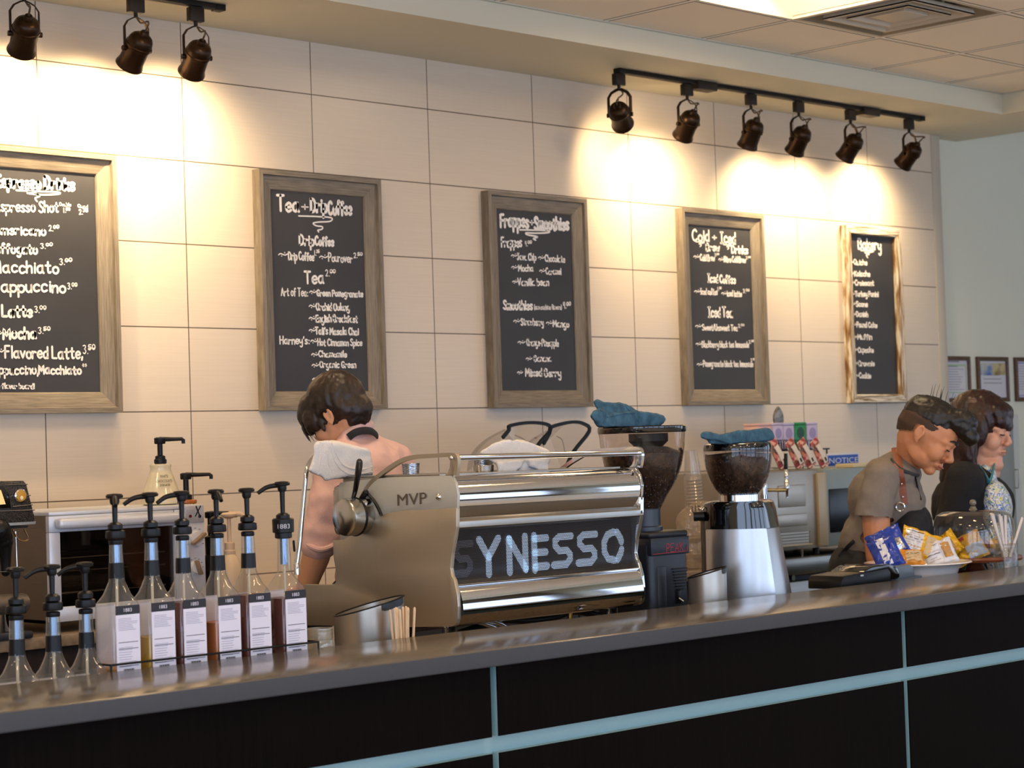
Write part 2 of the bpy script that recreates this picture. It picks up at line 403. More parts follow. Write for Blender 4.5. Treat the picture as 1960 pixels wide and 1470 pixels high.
# ------------------------------------------------------------------ the room
ZS, ZC, YS = 3.143, 3.246, -.608           # soffit underside, ceiling, soffit front
XL, XR, YF, YB = -6.5, 9.0, -10.0, .07
M_wall = mat('sage_paint', '#dcdac8', .75, var=.03, scale=3)
M_sof = mat('soffit_paint', '#d2ccb6', .7, var=.03, scale=2)
def tile_mat():
    m = mat('wall_tile', '#dccdb8', .33); n, l, b = NODE(m)
    tc = n.new('ShaderNodeTexCoord'); sp = n.new('ShaderNodeSeparateXYZ'); l.new(tc.outputs['Object'], sp.inputs[0])
    def MA(op, a, bb=None, c=None):
        k = n.new('ShaderNodeMath'); k.operation = op
        for i, x in enumerate((a, bb, c)):
            if x is None: continue
            if isinstance(x, (int, float)): k.inputs[i].default_value = x
            else: l.new(x, k.inputs[i])
        return k.outputs[0]
    u = MA('DIVIDE', sp.outputs[0], .61); v = MA('DIVIDE', MA('SUBTRACT', 3.244, sp.outputs[2]), .305)
    du = MA('MULTIPLY', MA('ABSOLUTE', MA('SUBTRACT', MA('FRACT', MA('ADD', u, .5)), .5)), .61)
    dv = MA('MULTIPLY', MA('ABSOLUTE', MA('SUBTRACT', MA('FRACT', MA('ADD', v, .5)), .5)), .305)
    dd = MA('MINIMUM', du, dv); g = MA('LESS_THAN', dd, .0021)
    cell = n.new('ShaderNodeCombineXYZ'); l.new(MA('FLOOR', u), cell.inputs[0]); l.new(MA('FLOOR', v), cell.inputs[1])
    wn = n.new('ShaderNodeTexWhiteNoise'); l.new(cell.outputs[0], wn.inputs[0])
    mp = n.new('ShaderNodeMapping'); mp.inputs['Scale'].default_value = (3, 1, 190); l.new(tc.outputs['Object'], mp.inputs[0])
    z = n.new('ShaderNodeTexNoise'); z.inputs['Scale'].default_value = 1; z.inputs['Detail'].default_value = 4; l.new(mp.outputs[0], z.inputs['Vector'])
    val = MA('ADD', MA('MULTIPLY', z.outputs[0], .16), MA('ADD', MA('MULTIPLY', wn.outputs[0], .05), .895))
    hs = n.new('ShaderNodeHueSaturation'); hs.inputs['Color'].default_value = lin('#d3c4b0'); l.new(val, hs.inputs['Value'])
    mx = n.new('ShaderNodeMix'); mx.data_type = 'RGBA'; l.new(g, mx.inputs[0]); l.new(hs.outputs[0], mx.inputs[6]); mx.inputs[7].default_value = lin('#5b4a39')
    l.new(mx.outputs[2], b.inputs['Base Color'])
    bp = n.new('ShaderNodeBump'); bp.inputs['Distance'].default_value = .002; bp.inputs['Strength'].default_value = .5
    l.new(MA('SUBTRACT', MA('MULTIPLY', z.outputs[0], .12), g), bp.inputs['Height']); l.new(bp.outputs[0], b.inputs['Normal'])
    return m
struct('wall_back', MB().box((XL, 0, 0), (5.46, YB, ZS+.03)), tile_mat())
struct('trim_1', MB().box((5.46, -.006, 0), (5.536, YB, ZS), .002), mat('edge_trim', '#bdb4a4', .5))
struct('wall_rear', MB().box((5.3, YB, 0), (XR, YB+.1, 4.4)), M_wall)
struct('floor', MB().box((XL-.1, YF-.1, -.1), (XR+.1, YB+.1, 0)), ramp_noise('floor_tile', [(.3, '#c2ae92'), (.7, '#d8c6a8')], 4, (1, 1, 1), .45))
# soffit: strip along the tiled wall and the block that returns towards the room on the right
struct('ceiling_soffit', MB().box((XL, YS, ZS), (5.19, YB, ZC+.2)).box((5.19, YF, ZS), (5.815, YB, ZC+.2)), M_sof)
struct('ceiling_high', MB().box((5.7, YF, 4.3), (XR+.1, YB+.1, 4.4)), mat('high_ceiling', '#d8d4c8', .8))
def ceil_mat():
    m = mat('ceiling_tile', '#f2e8d8', .85, bump=.3, bscale=300); n, l, b = NODE(m)
    tc = n.new('ShaderNodeTexCoord'); sp = n.new('ShaderNodeSeparateXYZ'); l.new(tc.outputs['Object'], sp.inputs[0])
    def MA(op, a, bb=None):
        k = n.new('ShaderNodeMath'); k.operation = op
        for i, x in enumerate((a, bb)):
            if x is None: continue
            if isinstance(x, (int, float)): k.inputs[i].default_value = x
            else: l.new(x, k.inputs[i])
        return k.outputs[0]
    def dist(o, off): return MA('MULTIPLY', MA('ABSOLUTE', MA('SUBTRACT', MA('FRACT', MA('ADD', MA('DIVIDE', MA('SUBTRACT', o, off), .61), .5)), .5)), .61)
    d = MA('MINIMUM', dist(sp.outputs[0], 2.85), dist(sp.outputs[1], -1.09))
    cr = n.new('ShaderNodeValToRGB'); e = cr.color_ramp.elements; cr.color_ramp.interpolation = 'CONSTANT'
    e[0].position = 0; e[0].color = lin('#f8f0e2'); e[1].position = .0115; e[1].color = lin('#4c4439'); x = e.new(.0165); x.color = lin('#f4e8d6')
    l.new(d, cr.inputs[0]); l.new(cr.outputs[0], b.inputs['Base Color']); return m
CX = [2.85+.61*k for k in range(-16, 5)]; CY = [-1.09-.61*k for k in range(-1, 16)]
VENT = (2.85, -1.09); LIGHTS = [(x, y) for x in (-5.08, -2.64, -.2, 2.24) for y in (-1.09, -3.53, -5.97, -8.41)]
mb = MB()
for x in CX:
    for y in CY:
        x1, y0 = min(x+.61, 5.19), max(y-.61, YF)
        if x >= 5.19 or y0 >= y or x < XL-.61: continue
        if any(abs(x-a) < .01 and abs(y-c) < .01 for a, c in LIGHTS+[VENT]): continue
        yy = min(y, YS)
        mb.add([(x, y0, ZC), (x1, y0, ZC), (x1, yy, ZC), (x, yy, ZC)], [[0, 1, 2, 3]], 0, False)
struct('ceiling', mb, ceil_mat(), fix=False)
struct('ceiling_slab', MB().box((XL, YF, ZC+.2), (5.2, YS, ZC+.3)), M_wall)
struct('trim_2', MB().box((XL, YS-.016, ZC-.004), (5.19, YS, ZC), .001).box((5.174, YF, ZC-.004), (5.19, YS, ZC), .001), mat('white_metal', '#c9c6b8', .5))
# shop front behind the photographer: wall with bright windows
M_fr = mat('window_frame', '#5b5650', .45); M_sky = mat('daylight', '#000000', .9, emit='#bfd5f7', est=WIN_STRENGTH); M_sky2 = mat('shaded_daylight', '#000000', .9, emit='#c4d6f2', est=WIN_RIGHT)
wx = [(-6.2, -4.2), (-4.0, -1.9), (-1.7, .4), (.6, 2.7), (2.9, 5.0), (5.2, 7.0), (7.2, 8.8)]
mb = MB().box((XL, YF-.1, 0), (XR, YF, .5)).box((XL, YF-.1, 2.75), (XR, YF, 4.4))
ex = [XL]+[q for w in wx for q in w]+[XR]
for i in range(0, len(ex), 2): mb.box((ex[i], YF-.1, .5), (ex[i+1], YF, 2.75))
struct('wall_front', mb, mat('front_wall', '#6a5a4a', .7))
for i, (a, b) in enumerate(wx):
    w = struct('window_%d' % (i+1), MB().box((a, YF-.08, .5), (a+.06, YF+.02, 2.75)).box((b-.06, YF-.08, .5), (b, YF+.02, 2.75)).box((a, YF-.08, .5), (b, YF+.02, .56)).box((a, YF-.08, 2.69), (b, YF+.02, 2.75)).box((a, YF-.07, 1.98), (b, YF+.01, 2.03)), M_fr)
    struct('window_pane', MB().add([(a, YF-.05, .5), (b, YF-.05, .5), (b, YF-.05, 2.75), (a, YF-.05, 2.75)], [[0, 1, 2, 3]], 0, False), M_sky if a < 2 else M_sky2, w)

# right-hand side wall with its own windows
wy = [(-9.7, -7.4), (-7.2, -4.9), (-4.2, -2.9)]
mb = MB().box((XR, YF, 0), (XR+.1, YB+.1, .4)).box((XR, YF, 2.75), (XR+.1, YB+.1, 4.4)); ey = [YF]+[q for w in wy for q in w]+[YB+.1]
for i in range(0, len(ey), 2): mb.box((XR, ey[i], .4), (XR+.1, ey[i+1], 2.75))
struct('wall_right', mb, M_wall)
for i, (a, b) in enumerate(wy):
    w = struct('window_%d' % (i+7), MB().box((XR-.02, a, .4), (XR+.08, a+.06, 2.75)).box((XR-.02, b-.06, .4), (XR+.08, b, 2.75)).box((XR-.02, a, .4), (XR+.08, b, .46)).box((XR-.02, a, 2.69), (XR+.08, b, 2.75)), M_fr)
    struct('window_pane', MB().add([(XR+.05, a, .4), (XR+.05, b, .4), (XR+.05, b, 2.75), (XR+.05, a, 2.75)], [[0, 1, 2, 3]], 0, False), M_sky2, w)

ly = [(-9.5, -7.1), (-6.9, -4.5)]
mb = MB().box((XL-.1, YF, 0), (XL, YB+.1, .4)).box((XL-.1, YF, 2.75), (XL, YB+.1, 3.4)); ey = [YF]+[q for w in ly for q in w]+[YB+.1]
for i in range(0, len(ey), 2): mb.box((XL-.1, ey[i], .4), (XL, ey[i+1], 2.75))
struct('wall_left', mb, M_wall)
for i, (a, b) in enumerate(ly):
    w = struct('window_%d' % (i+10), MB().box((XL-.08, a, .4), (XL+.02, a+.06, 2.75)).box((XL-.08, b-.06, .4), (XL+.02, b, 2.75)).box((XL-.08, a, .4), (XL+.02, b, .46)).box((XL-.08, a, 2.69), (XL+.02, b, 2.75)), M_fr)
    struct('window_pane', MB().add([(XL-.05, a, .4), (XL-.05, b, .4), (XL-.05, b, 2.75), (XL-.05, a, 2.75)], [[0, 1, 2, 3]], 0, False), M_sky, w)

# ceiling light panels and the air diffuser
def troffer(x, y, label):
    t = thing('ceiling_light', label, 'ceiling light', (x+.305, y-.305, ZC), 0, 'ceiling light panels')
    p = .2965
    MB().prism([(-.305, 0), (-p, 0), (-p, .1), (p, .1), (p, 0), (.305, 0), (.305, .11), (-.305, .11)], 'y', -.305, .305).box((-.305, -.305, 0), (.305, -p, .11)).box((-.305, p, 0), (.305, .305, .11)).build('housing', mat('white_metal'), t)
    for s in (-1, 1):
        MB().grid(lambda u, v: V((s*(.09+.2*u), -p+2*p*v, .012+.075*(1-u**2.2))), 10, 2).build('reflector', mat('reflector_white', '#f3efe2', .4, var=.01), t)
    MB().grid(lambda u, v: V((-.09+.18*u, -p+2*p*v, .07-.03*math.sin(PI*u))), 10, 2).build('diffuser', mat('lamp_diffuser', '#ffffff', .5, emit='#ffdcae', est=TROFFER), t)
    return t
for (x, y) in LIGHTS:
    if y > -2 and x > 2: troffer(x, y, 'lit square ceiling light panel beside the air vent')
    else: troffer(x, y, 'unseen square ceiling light panel added as fill light for the room')  # out-of-view panels, added as ambient fill
t = thing('air_vent', 'square stepped air diffuser in the ceiling beside the light panel', 'air vent', (VENT[0]+.305, VENT[1]-.305, ZC))
M_vent = mat('vent_metal', '#bdb2a0', .45)
def ring(mb, a, b, z0, z1):
    A = [(-a, -a, z0), (a, -a, z0), (a, a, z0), (-a, a, z0)]; B = [(-b, -b, z1), (b, -b, z1), (b, b, z1), (-b, b, z1)]
    T = .006; A2 = [(x, y, z+T) for x, y, z in A]; B2 = [(x, y, z+T) for x, y, z in B]
    vs = A+B+A2+B2; fs = []
    for i in range(4):
        j = (i+1) % 4; fs += [[i, j, 4+j, 4+i], [8+i, 8+j, 12+j, 12+i], [i, j, 8+j, 8+i], [4+i, 4+j, 12+j, 12+i]]
    return mb.add(vs, fs, 0, False)
ring(MB(), .304, .285, 0, .0).build('frame', M_vent, t)
ring(MB(), .2849, .1, .0, .105).build('back_pan', mat('vent_pan', '#8d8271', .35, .4), t)
MB().box((-.1, -.1, .108), (.1, .1, .113)).build('duct_opening', mat('vent_dark', '#2d261e', .7), t)
for a, b in ((.218, .203), (.15, .137)):
    ring(ring(ring(MB(), a, b, -.004, -.004), b, b-.035, -.004, .035), a, a-.004, -.004, .012).build('louver', M_vent, t)
    for q in range(4): MB().box((-.004, a-.012, .0), (.004, a-.004, .06), M=Matrix.Rotation(q*PI/2, 4, 'Z')).build('louver_hanger', M_vent, t)
ring(MB().box((-.084, -.084, -.002), (.084, .084, .002), .002), .084, .078, .002, .02).build('centre_plate', M_vent, t)
for q in range(4): MB().box((-.003, .06, .0), (.003, .066, .108), M=Matrix.Rotation(q*PI/2, 4, 'Z')).build('centre_hanger', M_vent, t)

# ------------------------------------------------------------------ track lights
M_trk = mat('track_black', '#1c1812', .5, spec=.15); M_brz = mat('lamp_bronze', '#35261a', .36, .85, .2, 20); M_rub = mat('cable_brown', '#4a3a28', .6)
def track(x0, x1, y, feeds, label):
    t = thing('light_track', label, 'light track', (x0, y, ZS)); L = x1-x0
    MB().box((0, -.017, -.02), (L, .017, -.0005), .002).build('rail', M_trk, t)
    MB().box((.02, -.005, -.0215), (L-.02, .005, -.019)).build('slot', mat('slot_dark', '#0d0b09', .6), t)
    for e in (0, L-.03): MB().box((e-.004, -.019, -.023), (e+.034, .019, -.0005), .002).build('end_cap', M_trk, t)
    for f in feeds: MB().box((f, -.03, -.04), (f+.13, .03, -.0005), .004).build('feed_box', mat('feed_box', '#2c241c', .5, spec=.2), t)
    return t
YT = -.325
track(2.63, 4.90, YT, (.5, 1.74), 'black ceiling light track carrying six spotlights on the right')
track(-1.6, .555, YT, (), 'black ceiling light track cut by the top left of the frame')
def spot(x, aim, power, label):
    """bronze cylinder spotlight on a yoke, pointed at aim"""
    z0 = ZS-.0235; t = thing('track_spotlight', label, 'spotlight', (x, YT, z0), 0, 'bronze track spotlights')
    MB().box((-.03, -.014, -.05), (.03, .014, 0), .004).cyl((0, 0, -.066), (0, 0, -.05), .007).build('adapter', mat('adapter_grey', '#241f19', .5, spec=.2), t)
    piv = V((0, 0, -.175)); d = (V(aim)-(V((x, YT, z0))+piv)).normalized(); h = math.atan2(d.y, d.x)-PI/2; sd = V((math.cos(h), math.sin(h), 0))
    yk = [piv+sd*s*(.047 if abs(s) == 1 else .047*abs(s))+V((0, 0, dz)) for s, dz in ((-1, 0), (-1, .04), (-1, .075), (-.85, .095), (-.5, .107), (0, .11), (.5, .107), (.85, .095), (1, .075), (1, .04), (1, 0))]
    MB().tube(yk, .007, 8, flat=(.35, 1.1)).build('yoke', M_brz, t)
    R = V((0, 0, 1)).rotation_difference(d); Mx = Matrix.Translation(piv) @ R.to_matrix().to_4x4()
    prof = [(.0, -.075), (.012, -.075), (.016, -.068), (.017, -.06), (.03, -.056), (.037, -.05), (.041, -.042), (.044, -.03), (.044, -.024), (.047, -.022), (.047, -.012), (.043, -.009), (.043, .045), (.046, .058), (.049, .066), (.049, .07), (.044, .07), (.042, .05), (.042, .02), (0, .02)]
    b = MB().lathe(prof, seg=28, M=Mx).build('lamp_body', M_brz, t)
    MB().lathe([(0, .03), (.03, .03), (.036, .045), (.038, .05)], seg=20, M=Mx).build('bulb', mat('bulb_glow', '#ffffff', .4, emit='#ffd79a', est=18) if power else mat('bulb_unlit', '#d8d2c0', .2), b)
    for s in (-1, 1): MB().cyl(piv+sd*s*.044, piv+sd*s*.056, .009, seg=12).build('pivot_knob', M_brz, b)
    e = Mx @ V((0, 0, -.073)); sw = -d; side = V((.03, -.02, 0)) if d.x < 0 else V((-.02, -.03, 0))
    MB().tube(catmull([(0, 0, -.06), (.01, -.012, -.085), e+sw*.02+side+V((0, 0, .012)), e+sw*.028+side*1.1, e+sw*.03+side*.4, e], 6), .0035, 8).build('power_cord', M_rub, t)
    if not power: return t
    ld = bpy.data.lights.new('spotlight_beam', 'SPOT'); lo = bpy.data.objects.new('spotlight_beam', ld); COL.objects.link(lo); lo.parent = t
    ld.energy = SPOT_W*power; ld.color = (1, .74, .42); ld.spot_size = math.radians(126); ld.spot_blend = 1; ld.shadow_soft_size = .03
    lo.matrix_basis = Matrix.Translation(piv+d*.075) @ (V((0, 0, -1)).rotation_difference(d)).to_matrix().to_4x4()
    return t
S6 = [(2.638, (3.15, 0, 2.66), .6, 'bronze spotlight at the left end of the right track, tilted to the right'),
      (3.083, (3.2, 0, 2.62), 1, 'second bronze spotlight from the left on the right track, before the feed box'),
      (3.531, (3.6, .0, 2.45), 0, 'third bronze spotlight from the left on the right track, just right of the feed box'),
      (3.886, (3.98, 0, 2.56), 1, 'fourth bronze spotlight from the left on the right track'),
      (4.293, (4.3, 0, 2.58), .9, 'fifth bronze spotlight on the right track, just left of its second feed box'),
      (4.784, (4.82, 0, 2.66), 1, 'bronze spotlight at the right end of the right track')]
for x, aim, pw, lb in S6: spot(x, aim, pw, lb)
for x, aim, pw, lb in [(-.245, (-.14, 0, 2.64), 1.5, 'bronze spotlight cut by the top left corner of the picture'),
                   (.19, (.2, 0, 2.64), 1.5, 'middle bronze spotlight on the left track'), (.44, (.52, 0, 2.66), 1.3, 'bronze spotlight at the right end of the left track')]: spot(x, aim, pw, lb)

# ------------------------------------------------------------------ chalkboards
M_slate = ramp_noise('slate', [(.25, '#29282a'), (.75, '#353436')], 3, (1, 1, 1), .55, 5)
M_chalk = mat('chalk', '#efe9e2', .8, var=.03, bump=.2)
M_wood = ramp_noise('barn_wood', [(.25, '#6b5741'), (.5, '#8c7558'), (.75, '#a58d6e')], 6, (1, 1, 1), .6, 6, .2)
M_wood_h = ramp_noise('barn_wood_rail', [(.2, '#5a5145'), (.5, '#7b7060'), (.8, '#948978')], 5, (2, 8, 40), .6, 6, .25)
M_wood_v = ramp_noise('barn_wood_stile', [(.2, '#5a5145'), (.5, '#7c7161'), (.8, '#968b79')], 5, (40, 8, 2), .6, 6, .25)
M_dis_h = ramp_noise('worn_white_rail', [(.36, '#5d4327'), (.46, '#9c8a70'), (.56, '#d5cdbd'), (.8, '#cfc6b4')], 5, (1.5, 8, 25), .6, 6, .25)
M_dis_v = ramp_noise('worn_white_stile', [(.38, '#6b4724'), (.48, '#a08662'), (.58, '#d3cbba'), (.8, '#cbc0ac')], 5, (25, 8, 1.5), .6, 6, .25)
def frame_part(mb, x0, x1, z0, z1, prof, which):
    """mitred moulding: prof is (inset from the outer edge, distance out of the wall)"""
    cs = [(x0, z0, 1, 1), (x1, z0, -1, 1), (x1, z1, -1, -1), (x0, z1, 1, -1)]
    for k in which:
        A, B = cs[k], cs[(k+1) % 4]; vs, fs = [], []
        for c in (A, B):
            for i, o in prof: vs.append((c[0]+c[2]*i, -o, c[1]+c[3]*i))
        n = len(prof)
        for i in range(n): fs.append([i, (i+1) % n, n+(i+1) % n, n+i])
        fs += [list(range(n))[::-1], list(range(n, 2*n))]; mb.add(vs, fs, 0, False)
    return mb
def board(x0, x1, z0, z1, label, wide=True):
    t = thing('chalkboard_menu', label, 'menu board', (x0, 0, z0), 0, 'chalkboard menus on the tiled wall'); w, h = x1-x0, z1-z0
    prof = [(0, .001), (0, .045), (.018, .045), (.02, .032), (.068, .022), (.07, .02), (.075, .008), (.075, .001)] if wide else [(0, .001), (0, .04), (.004, .043), (.038, .04), (.042, .036), (.042, .001)]
    mh, mv = (M_wood_h, M_wood_v) if wide else (M_dis_h, M_dis_v)
    for k in range(4): frame_part(MB(), 0, w, 0, h, prof, (k,)).build('frame_stile' if k % 2 else 'frame_rail', mv if k % 2 else mh, t)
    k = .07 if wide else .04
    MB().box((k, -.014, k), (w-k, -.002, h-k)).build('slate', M_slate, t)
    return t
def writer(t, ox, oy, k):
    """returns lettering helpers that take positions read off an enlargement of the board (origin ox, oy, k times)"""
    mb = MB(); Y = -.0145; N = V((0, -1, 0))
    def flush():
        if mb.v: mb.build('chalk_line', M_chalk, t, world=True, fix=False)
        mb.v, mb.f, mb.m, mb.sm = [], [], [], []
    def P(x, y): return AY(ox+x/k, oy+y/k, Y)
    def line(txt, x0, y0, x1, y1, cap, w=.0052, wob=.05, keep=False):
        if not keep: flush()
        a, b = P(x0, y0), P(x1, y1); X = (b-a); L = X.length; X.normalize(); hgt = (P(x0, y0-cap)-a).length
        strokes(mb, txt, a, X, V((0, 0, 1)), N, L, hgt, w, .0006, wob)
    def price(x0, y0, x1, cap, a, b, w=.0034):
        m = x0+(x1-x0)*.45; line(a, x0, y0, m-(x1-x0)*.06, y0, cap, w, keep=False); line(b, m, y0-cap*.45, x1, y0-cap*.5, cap*.6, w, keep=True); line('-', m, y0-cap*.4, x1, y0-cap*.44, cap*.5, w, keep=True)
    def path(pts, w=.005):
        O = P(*pts[0]); q = []
        for p in pts: d = P(*p)-O; q.append(V((d.x, d.z, 0)))
        ribbon(mb, catmull(q, 6), w, O, V((1, 0, 0)), V((0, 0, 1)), N, .0006)
    def til(x, y, w=38): line('~', x, y+16, x+w, y+14, 34, .0042)
    def done(): flush()
    return line, price, path, til, done
B1 = board(-.32, .287, 1.717, 2.624, 'chalkboard menu headed Espresso Drinks, cut by the left edge')
ln, pr, pa, ti, dn = writer(B1, 0, 280, 2.825)
ln('Espresso Drinks', -22, 216, 400, 236, 62, .0125); pa([(88, 238), (200, 244), (312, 248), (316, 258), (230, 262), (150, 254), (165, 246), (215, 268), (190, 280), (200, 298)], .006)
ln('Espresso Shot', -25, 350, 315, 358, 58, .0062); ln('Double', 322, 321, 383, 325, 17, .003); pr(340, 358, 378, 24, '1.', '50'); ln('Quad', 421, 331, 474, 335, 18, .003); pr(428, 367, 475, 26, '2.', '75')
ln('Americano', -28, 474, 245, 481, 50, .007); pr(265, 459, 318, 30, '2.', '00')
ln('Affogato', -28, 574, 200, 580, 52, .0075); pr(220, 553, 283, 28, '3.', '00')
ln('Macchiato', -40, 680, 314, 687, 64, .0075); pr(323, 640, 388, 32, '3.', '00')
ln('Cappuccino', -44, 784, 352, 790, 64, .0075); pr(366, 773, 416, 32, '3.', '00')
ln('Latte', 12, 921, 172, 922, 60, .009); pr(188, 899, 248, 34, '3.', '00')
ti(-20, 1012, 30); ln('Mocha', 18, 1040, 195, 1040, 58, .009); pr(208, 1012, 270, 34, '3.', '50')
ti(-20, 1110, 40); ln('Flavored Latte,', 28, 1143, 445, 1148, 62, .0072); pr(450, 1122, 513, 46, '3.', '50')
ln('Cappuccino,', -70, 1232, 205, 1232, 50, .0066); ln('Macchiato', 210, 1230, 437, 1232, 46, .007); ln('*', 445, 1206, 468, 1206, 32, .004)
ln('See flavor board!', -48, 1309, 185, 1311, 28, .0046); dn()
B2 = board(.92, 1.526, 1.717, 2.624, 'chalkboard menu headed Tea + Drip Coffee')
ln, pr, pa, ti, dn = writer(B2, 480, 310, 3.0)
ln('Tea', 153, 280, 276, 285, 85, .0105); ln('+', 292, 276, 330, 278, 42, .005); ln('Drip', 346, 284, 436, 290, 78, .0115); ln('Coffee', 446, 300, 578, 306, 78, .0105)
pa([(275, 310), (370, 313), (450, 318), (468, 328), (450, 342), (390, 345), (358, 352), (375, 366), (410, 372), (408, 386), (385, 392), (390, 402)], .0055)
ln('Drip', 280, 476, 362, 480, 56, .0085); ln('Coffee', 370, 478, 475, 481, 50, .008)
ti(160, 534, 52); ln('Drip Coffee', 217, 561, 362, 566, 46, .0055); pr(363, 536, 393, 30, '1.', '75'); ti(395, 548, 46); ln('Pourover', 447, 571, 582, 578, 46, .005); pr(592, 551, 640, 28, '2.', '50')
ln('Tea', 310, 694, 418, 696, 68, .0085); pr(430, 656, 485, 36, '2.', '00')
ln('Art of Tea:', 175, 768, 327, 772, 46, .0042); ti(338, 748); ln('Green Pomegranate', 380, 769, 643, 776, 36, .0055)
for y, s, x0, x1 in ((830, 'Orchid Oolong', 376, 565), (898, 'English Breakfast', 375, 612), (969, "Tali's Masala Chai", 371, 618)): ti(336, y); ln(s, x0, y+20, x1, y+24, 40, .0058)
ln("Harney's:", 168, 1045, 335, 1047, 44, .0052); ti(345, 1030); ln('Hot Cinnamon Spice', 385, 1055, 638, 1055, 38, .005)
ti(350, 1106); ln('Chamomile', 390, 1120, 550, 1120, 34, .005); ti(352, 1168); ln('Organic Green', 397, 1181, 603, 1181, 36, .005); ti(355, 1246, 44); ln('Earl Grey', 408, 1270, 570, 1270, 42, .005); dn()
B3 = board(2.116, 2.716, 1.717, 2.622, 'chalkboard menu headed Frappes + Smoothies')
ln, pr, pa, ti, dn = writer(B3, 920, 350, 3.339)
ln('Frappes', 128, 280, 305, 284, 84, .0115); ln('+', 314, 272, 340, 274, 38, .0065); ln('Smoothies', 345, 294, 562, 302, 78, .0125)
pa([(250, 300), (340, 302), (430, 306), (432, 318), (350, 322), (290, 320), (300, 332), (365, 345), (335, 356), (352, 366)], .0065)
ln('Frappes', 133, 408, 262, 410, 60, .0075); pr(283, 404, 325, 32, '4.', '00')
ti(196, 466); ln('Java Chip', 233, 491, 353, 494, 42, .0055); ti(369, 478); ln('Chocolate', 412, 502, 538, 508, 42, .0052)
ti(198, 540); ln('Mocha', 242, 564, 335, 566, 40, .0055); ti(377, 564, 36); ln('Caramel', 417, 584, 513, 586, 38, .005); ti(204, 634, 32); ln('Vanilla bean', 238, 655, 435, 656, 44, .006)
ln('Smoothies', 146, 808, 330, 811, 58, .008); ln('(can combine flavors)', 343, 808, 517, 810, 30, .0035); pr(528, 802, 575, 38, '4.', '00', .0045)
ti(211, 886, 42); ln('Strawberry', 258, 908, 400, 912, 42, .0058); ti(419, 898, 42); ln('Mango', 463, 918, 563, 922, 42, .0062)
ti(238, 1020, 46); ln('Orange-Pineapple', 295, 1041, 497, 1045, 42, .0055); ti(290, 1125); ln('Banana', 342, 1140, 450, 1140, 38, .0055); ti(235, 1215, 34); ln('Mixed Berry', 287, 1235, 512, 1240, 48, .0068); dn()
B4 = board(3.353, 3.953, 1.718, 2.623, 'chalkboard menu headed Cold Brew + Iced Drinks')
ln, pr, pa, ti, dn = writer(B4, 1300, 390, 3.678)
ln('Cold', 93, 260, 210, 264, 76, .0095); ln('+', 234, 256, 262, 258, 36, .007); ln('Iced', 292, 274, 395, 280, 78, .0095)
for q in (118, 312): pa([(q, 268+(q > 200)*20), (q+50, 270+(q > 200)*20), (q+56, 276+(q > 200)*20), (q+20, 280+(q > 200)*20), (q+38, 290+(q > 200)*20), (q+28, 302+(q > 200)*18)], .005)
ln('Brew', 190, 331, 283, 333, 52, .0085); ln('Drinks', 370, 345, 483, 352, 52, .009)
ti(102, 374, 42); ln('Cold Brew', 148, 400, 250, 402, 42, .006); pr(250, 370, 280, 20, '3.', '00', .003); ti(278, 392, 34); ln('Nitro Cold Brew', 316, 410, 468, 415, 40, .006); pr(470, 391, 503, 20, '3.', '00', .003)
ln('Iced Coffee', 203, 552, 395, 560, 54, .009); ti(107, 616, 42); ln('Iced coffee', 150, 638, 268, 641, 40, .0055); pr(268, 612, 297, 24, '1.', '75', .003); ti(298, 630); ln('iced latte', 337, 650, 440, 655, 40, .0055); pr(450, 628, 493, 26, '3.', '00', .0035)
ln('Iced Tea', 206, 795, 375, 798, 68, .009); ti(115, 864, 44); ln('Sweet/Unsweet Tea', 163, 891, 410, 894, 42, .0052); pr(416, 872, 457, 24, '2.', '00', .0035)
ti(118, 988, 38); ln('Blackberry black tea lemonade', 160, 1010, 490, 1012, 42, .005); pr(491, 984, 525, 22, '2.', '75', .003)
ti(126, 1130, 40); ln('Pomegranate black tea lemonade', 170, 1145, 520, 1148, 42, .005); pr(504, 1112, 535, 22, '2.', '75', .003); dn()
B5 = board(4.621, 5.096, 1.72, 2.614, 'narrow chalkboard headed Bakery in a worn whitewashed frame', False)
ln, pr, pa, ti, dn = writer(B5, 1600, 420, 3.973)
ln('Bakery', 170, 220, 342, 236, 76, .0105); pa([(190, 236), (285, 240), (260, 250), (215, 252), (255, 264), (230, 272), (242, 290)], .0065)
for s, x0, x1, y in (('Quiche', 137, 236, 343), ('Kolache', 141, 258, 431), ('Croissant', 146, 288, 500), ('Turkey Panini', 146, 322, 585), ('Scone', 154, 240, 662), ('Danish', 156, 243, 738), ('Pound Cake', 159, 312, 820), ('Muffin', 166, 273, 912), ('Cupcake', 169, 285, 1010), ('Brownie', 174, 292, 1112), ('Cookie', 178, 265, 1206)):
    ln(s, x0, y, x1, y+2, 38, .0068); ln('~', x0-26, y-4, x0-4, y-6, 30, .004)
dn()
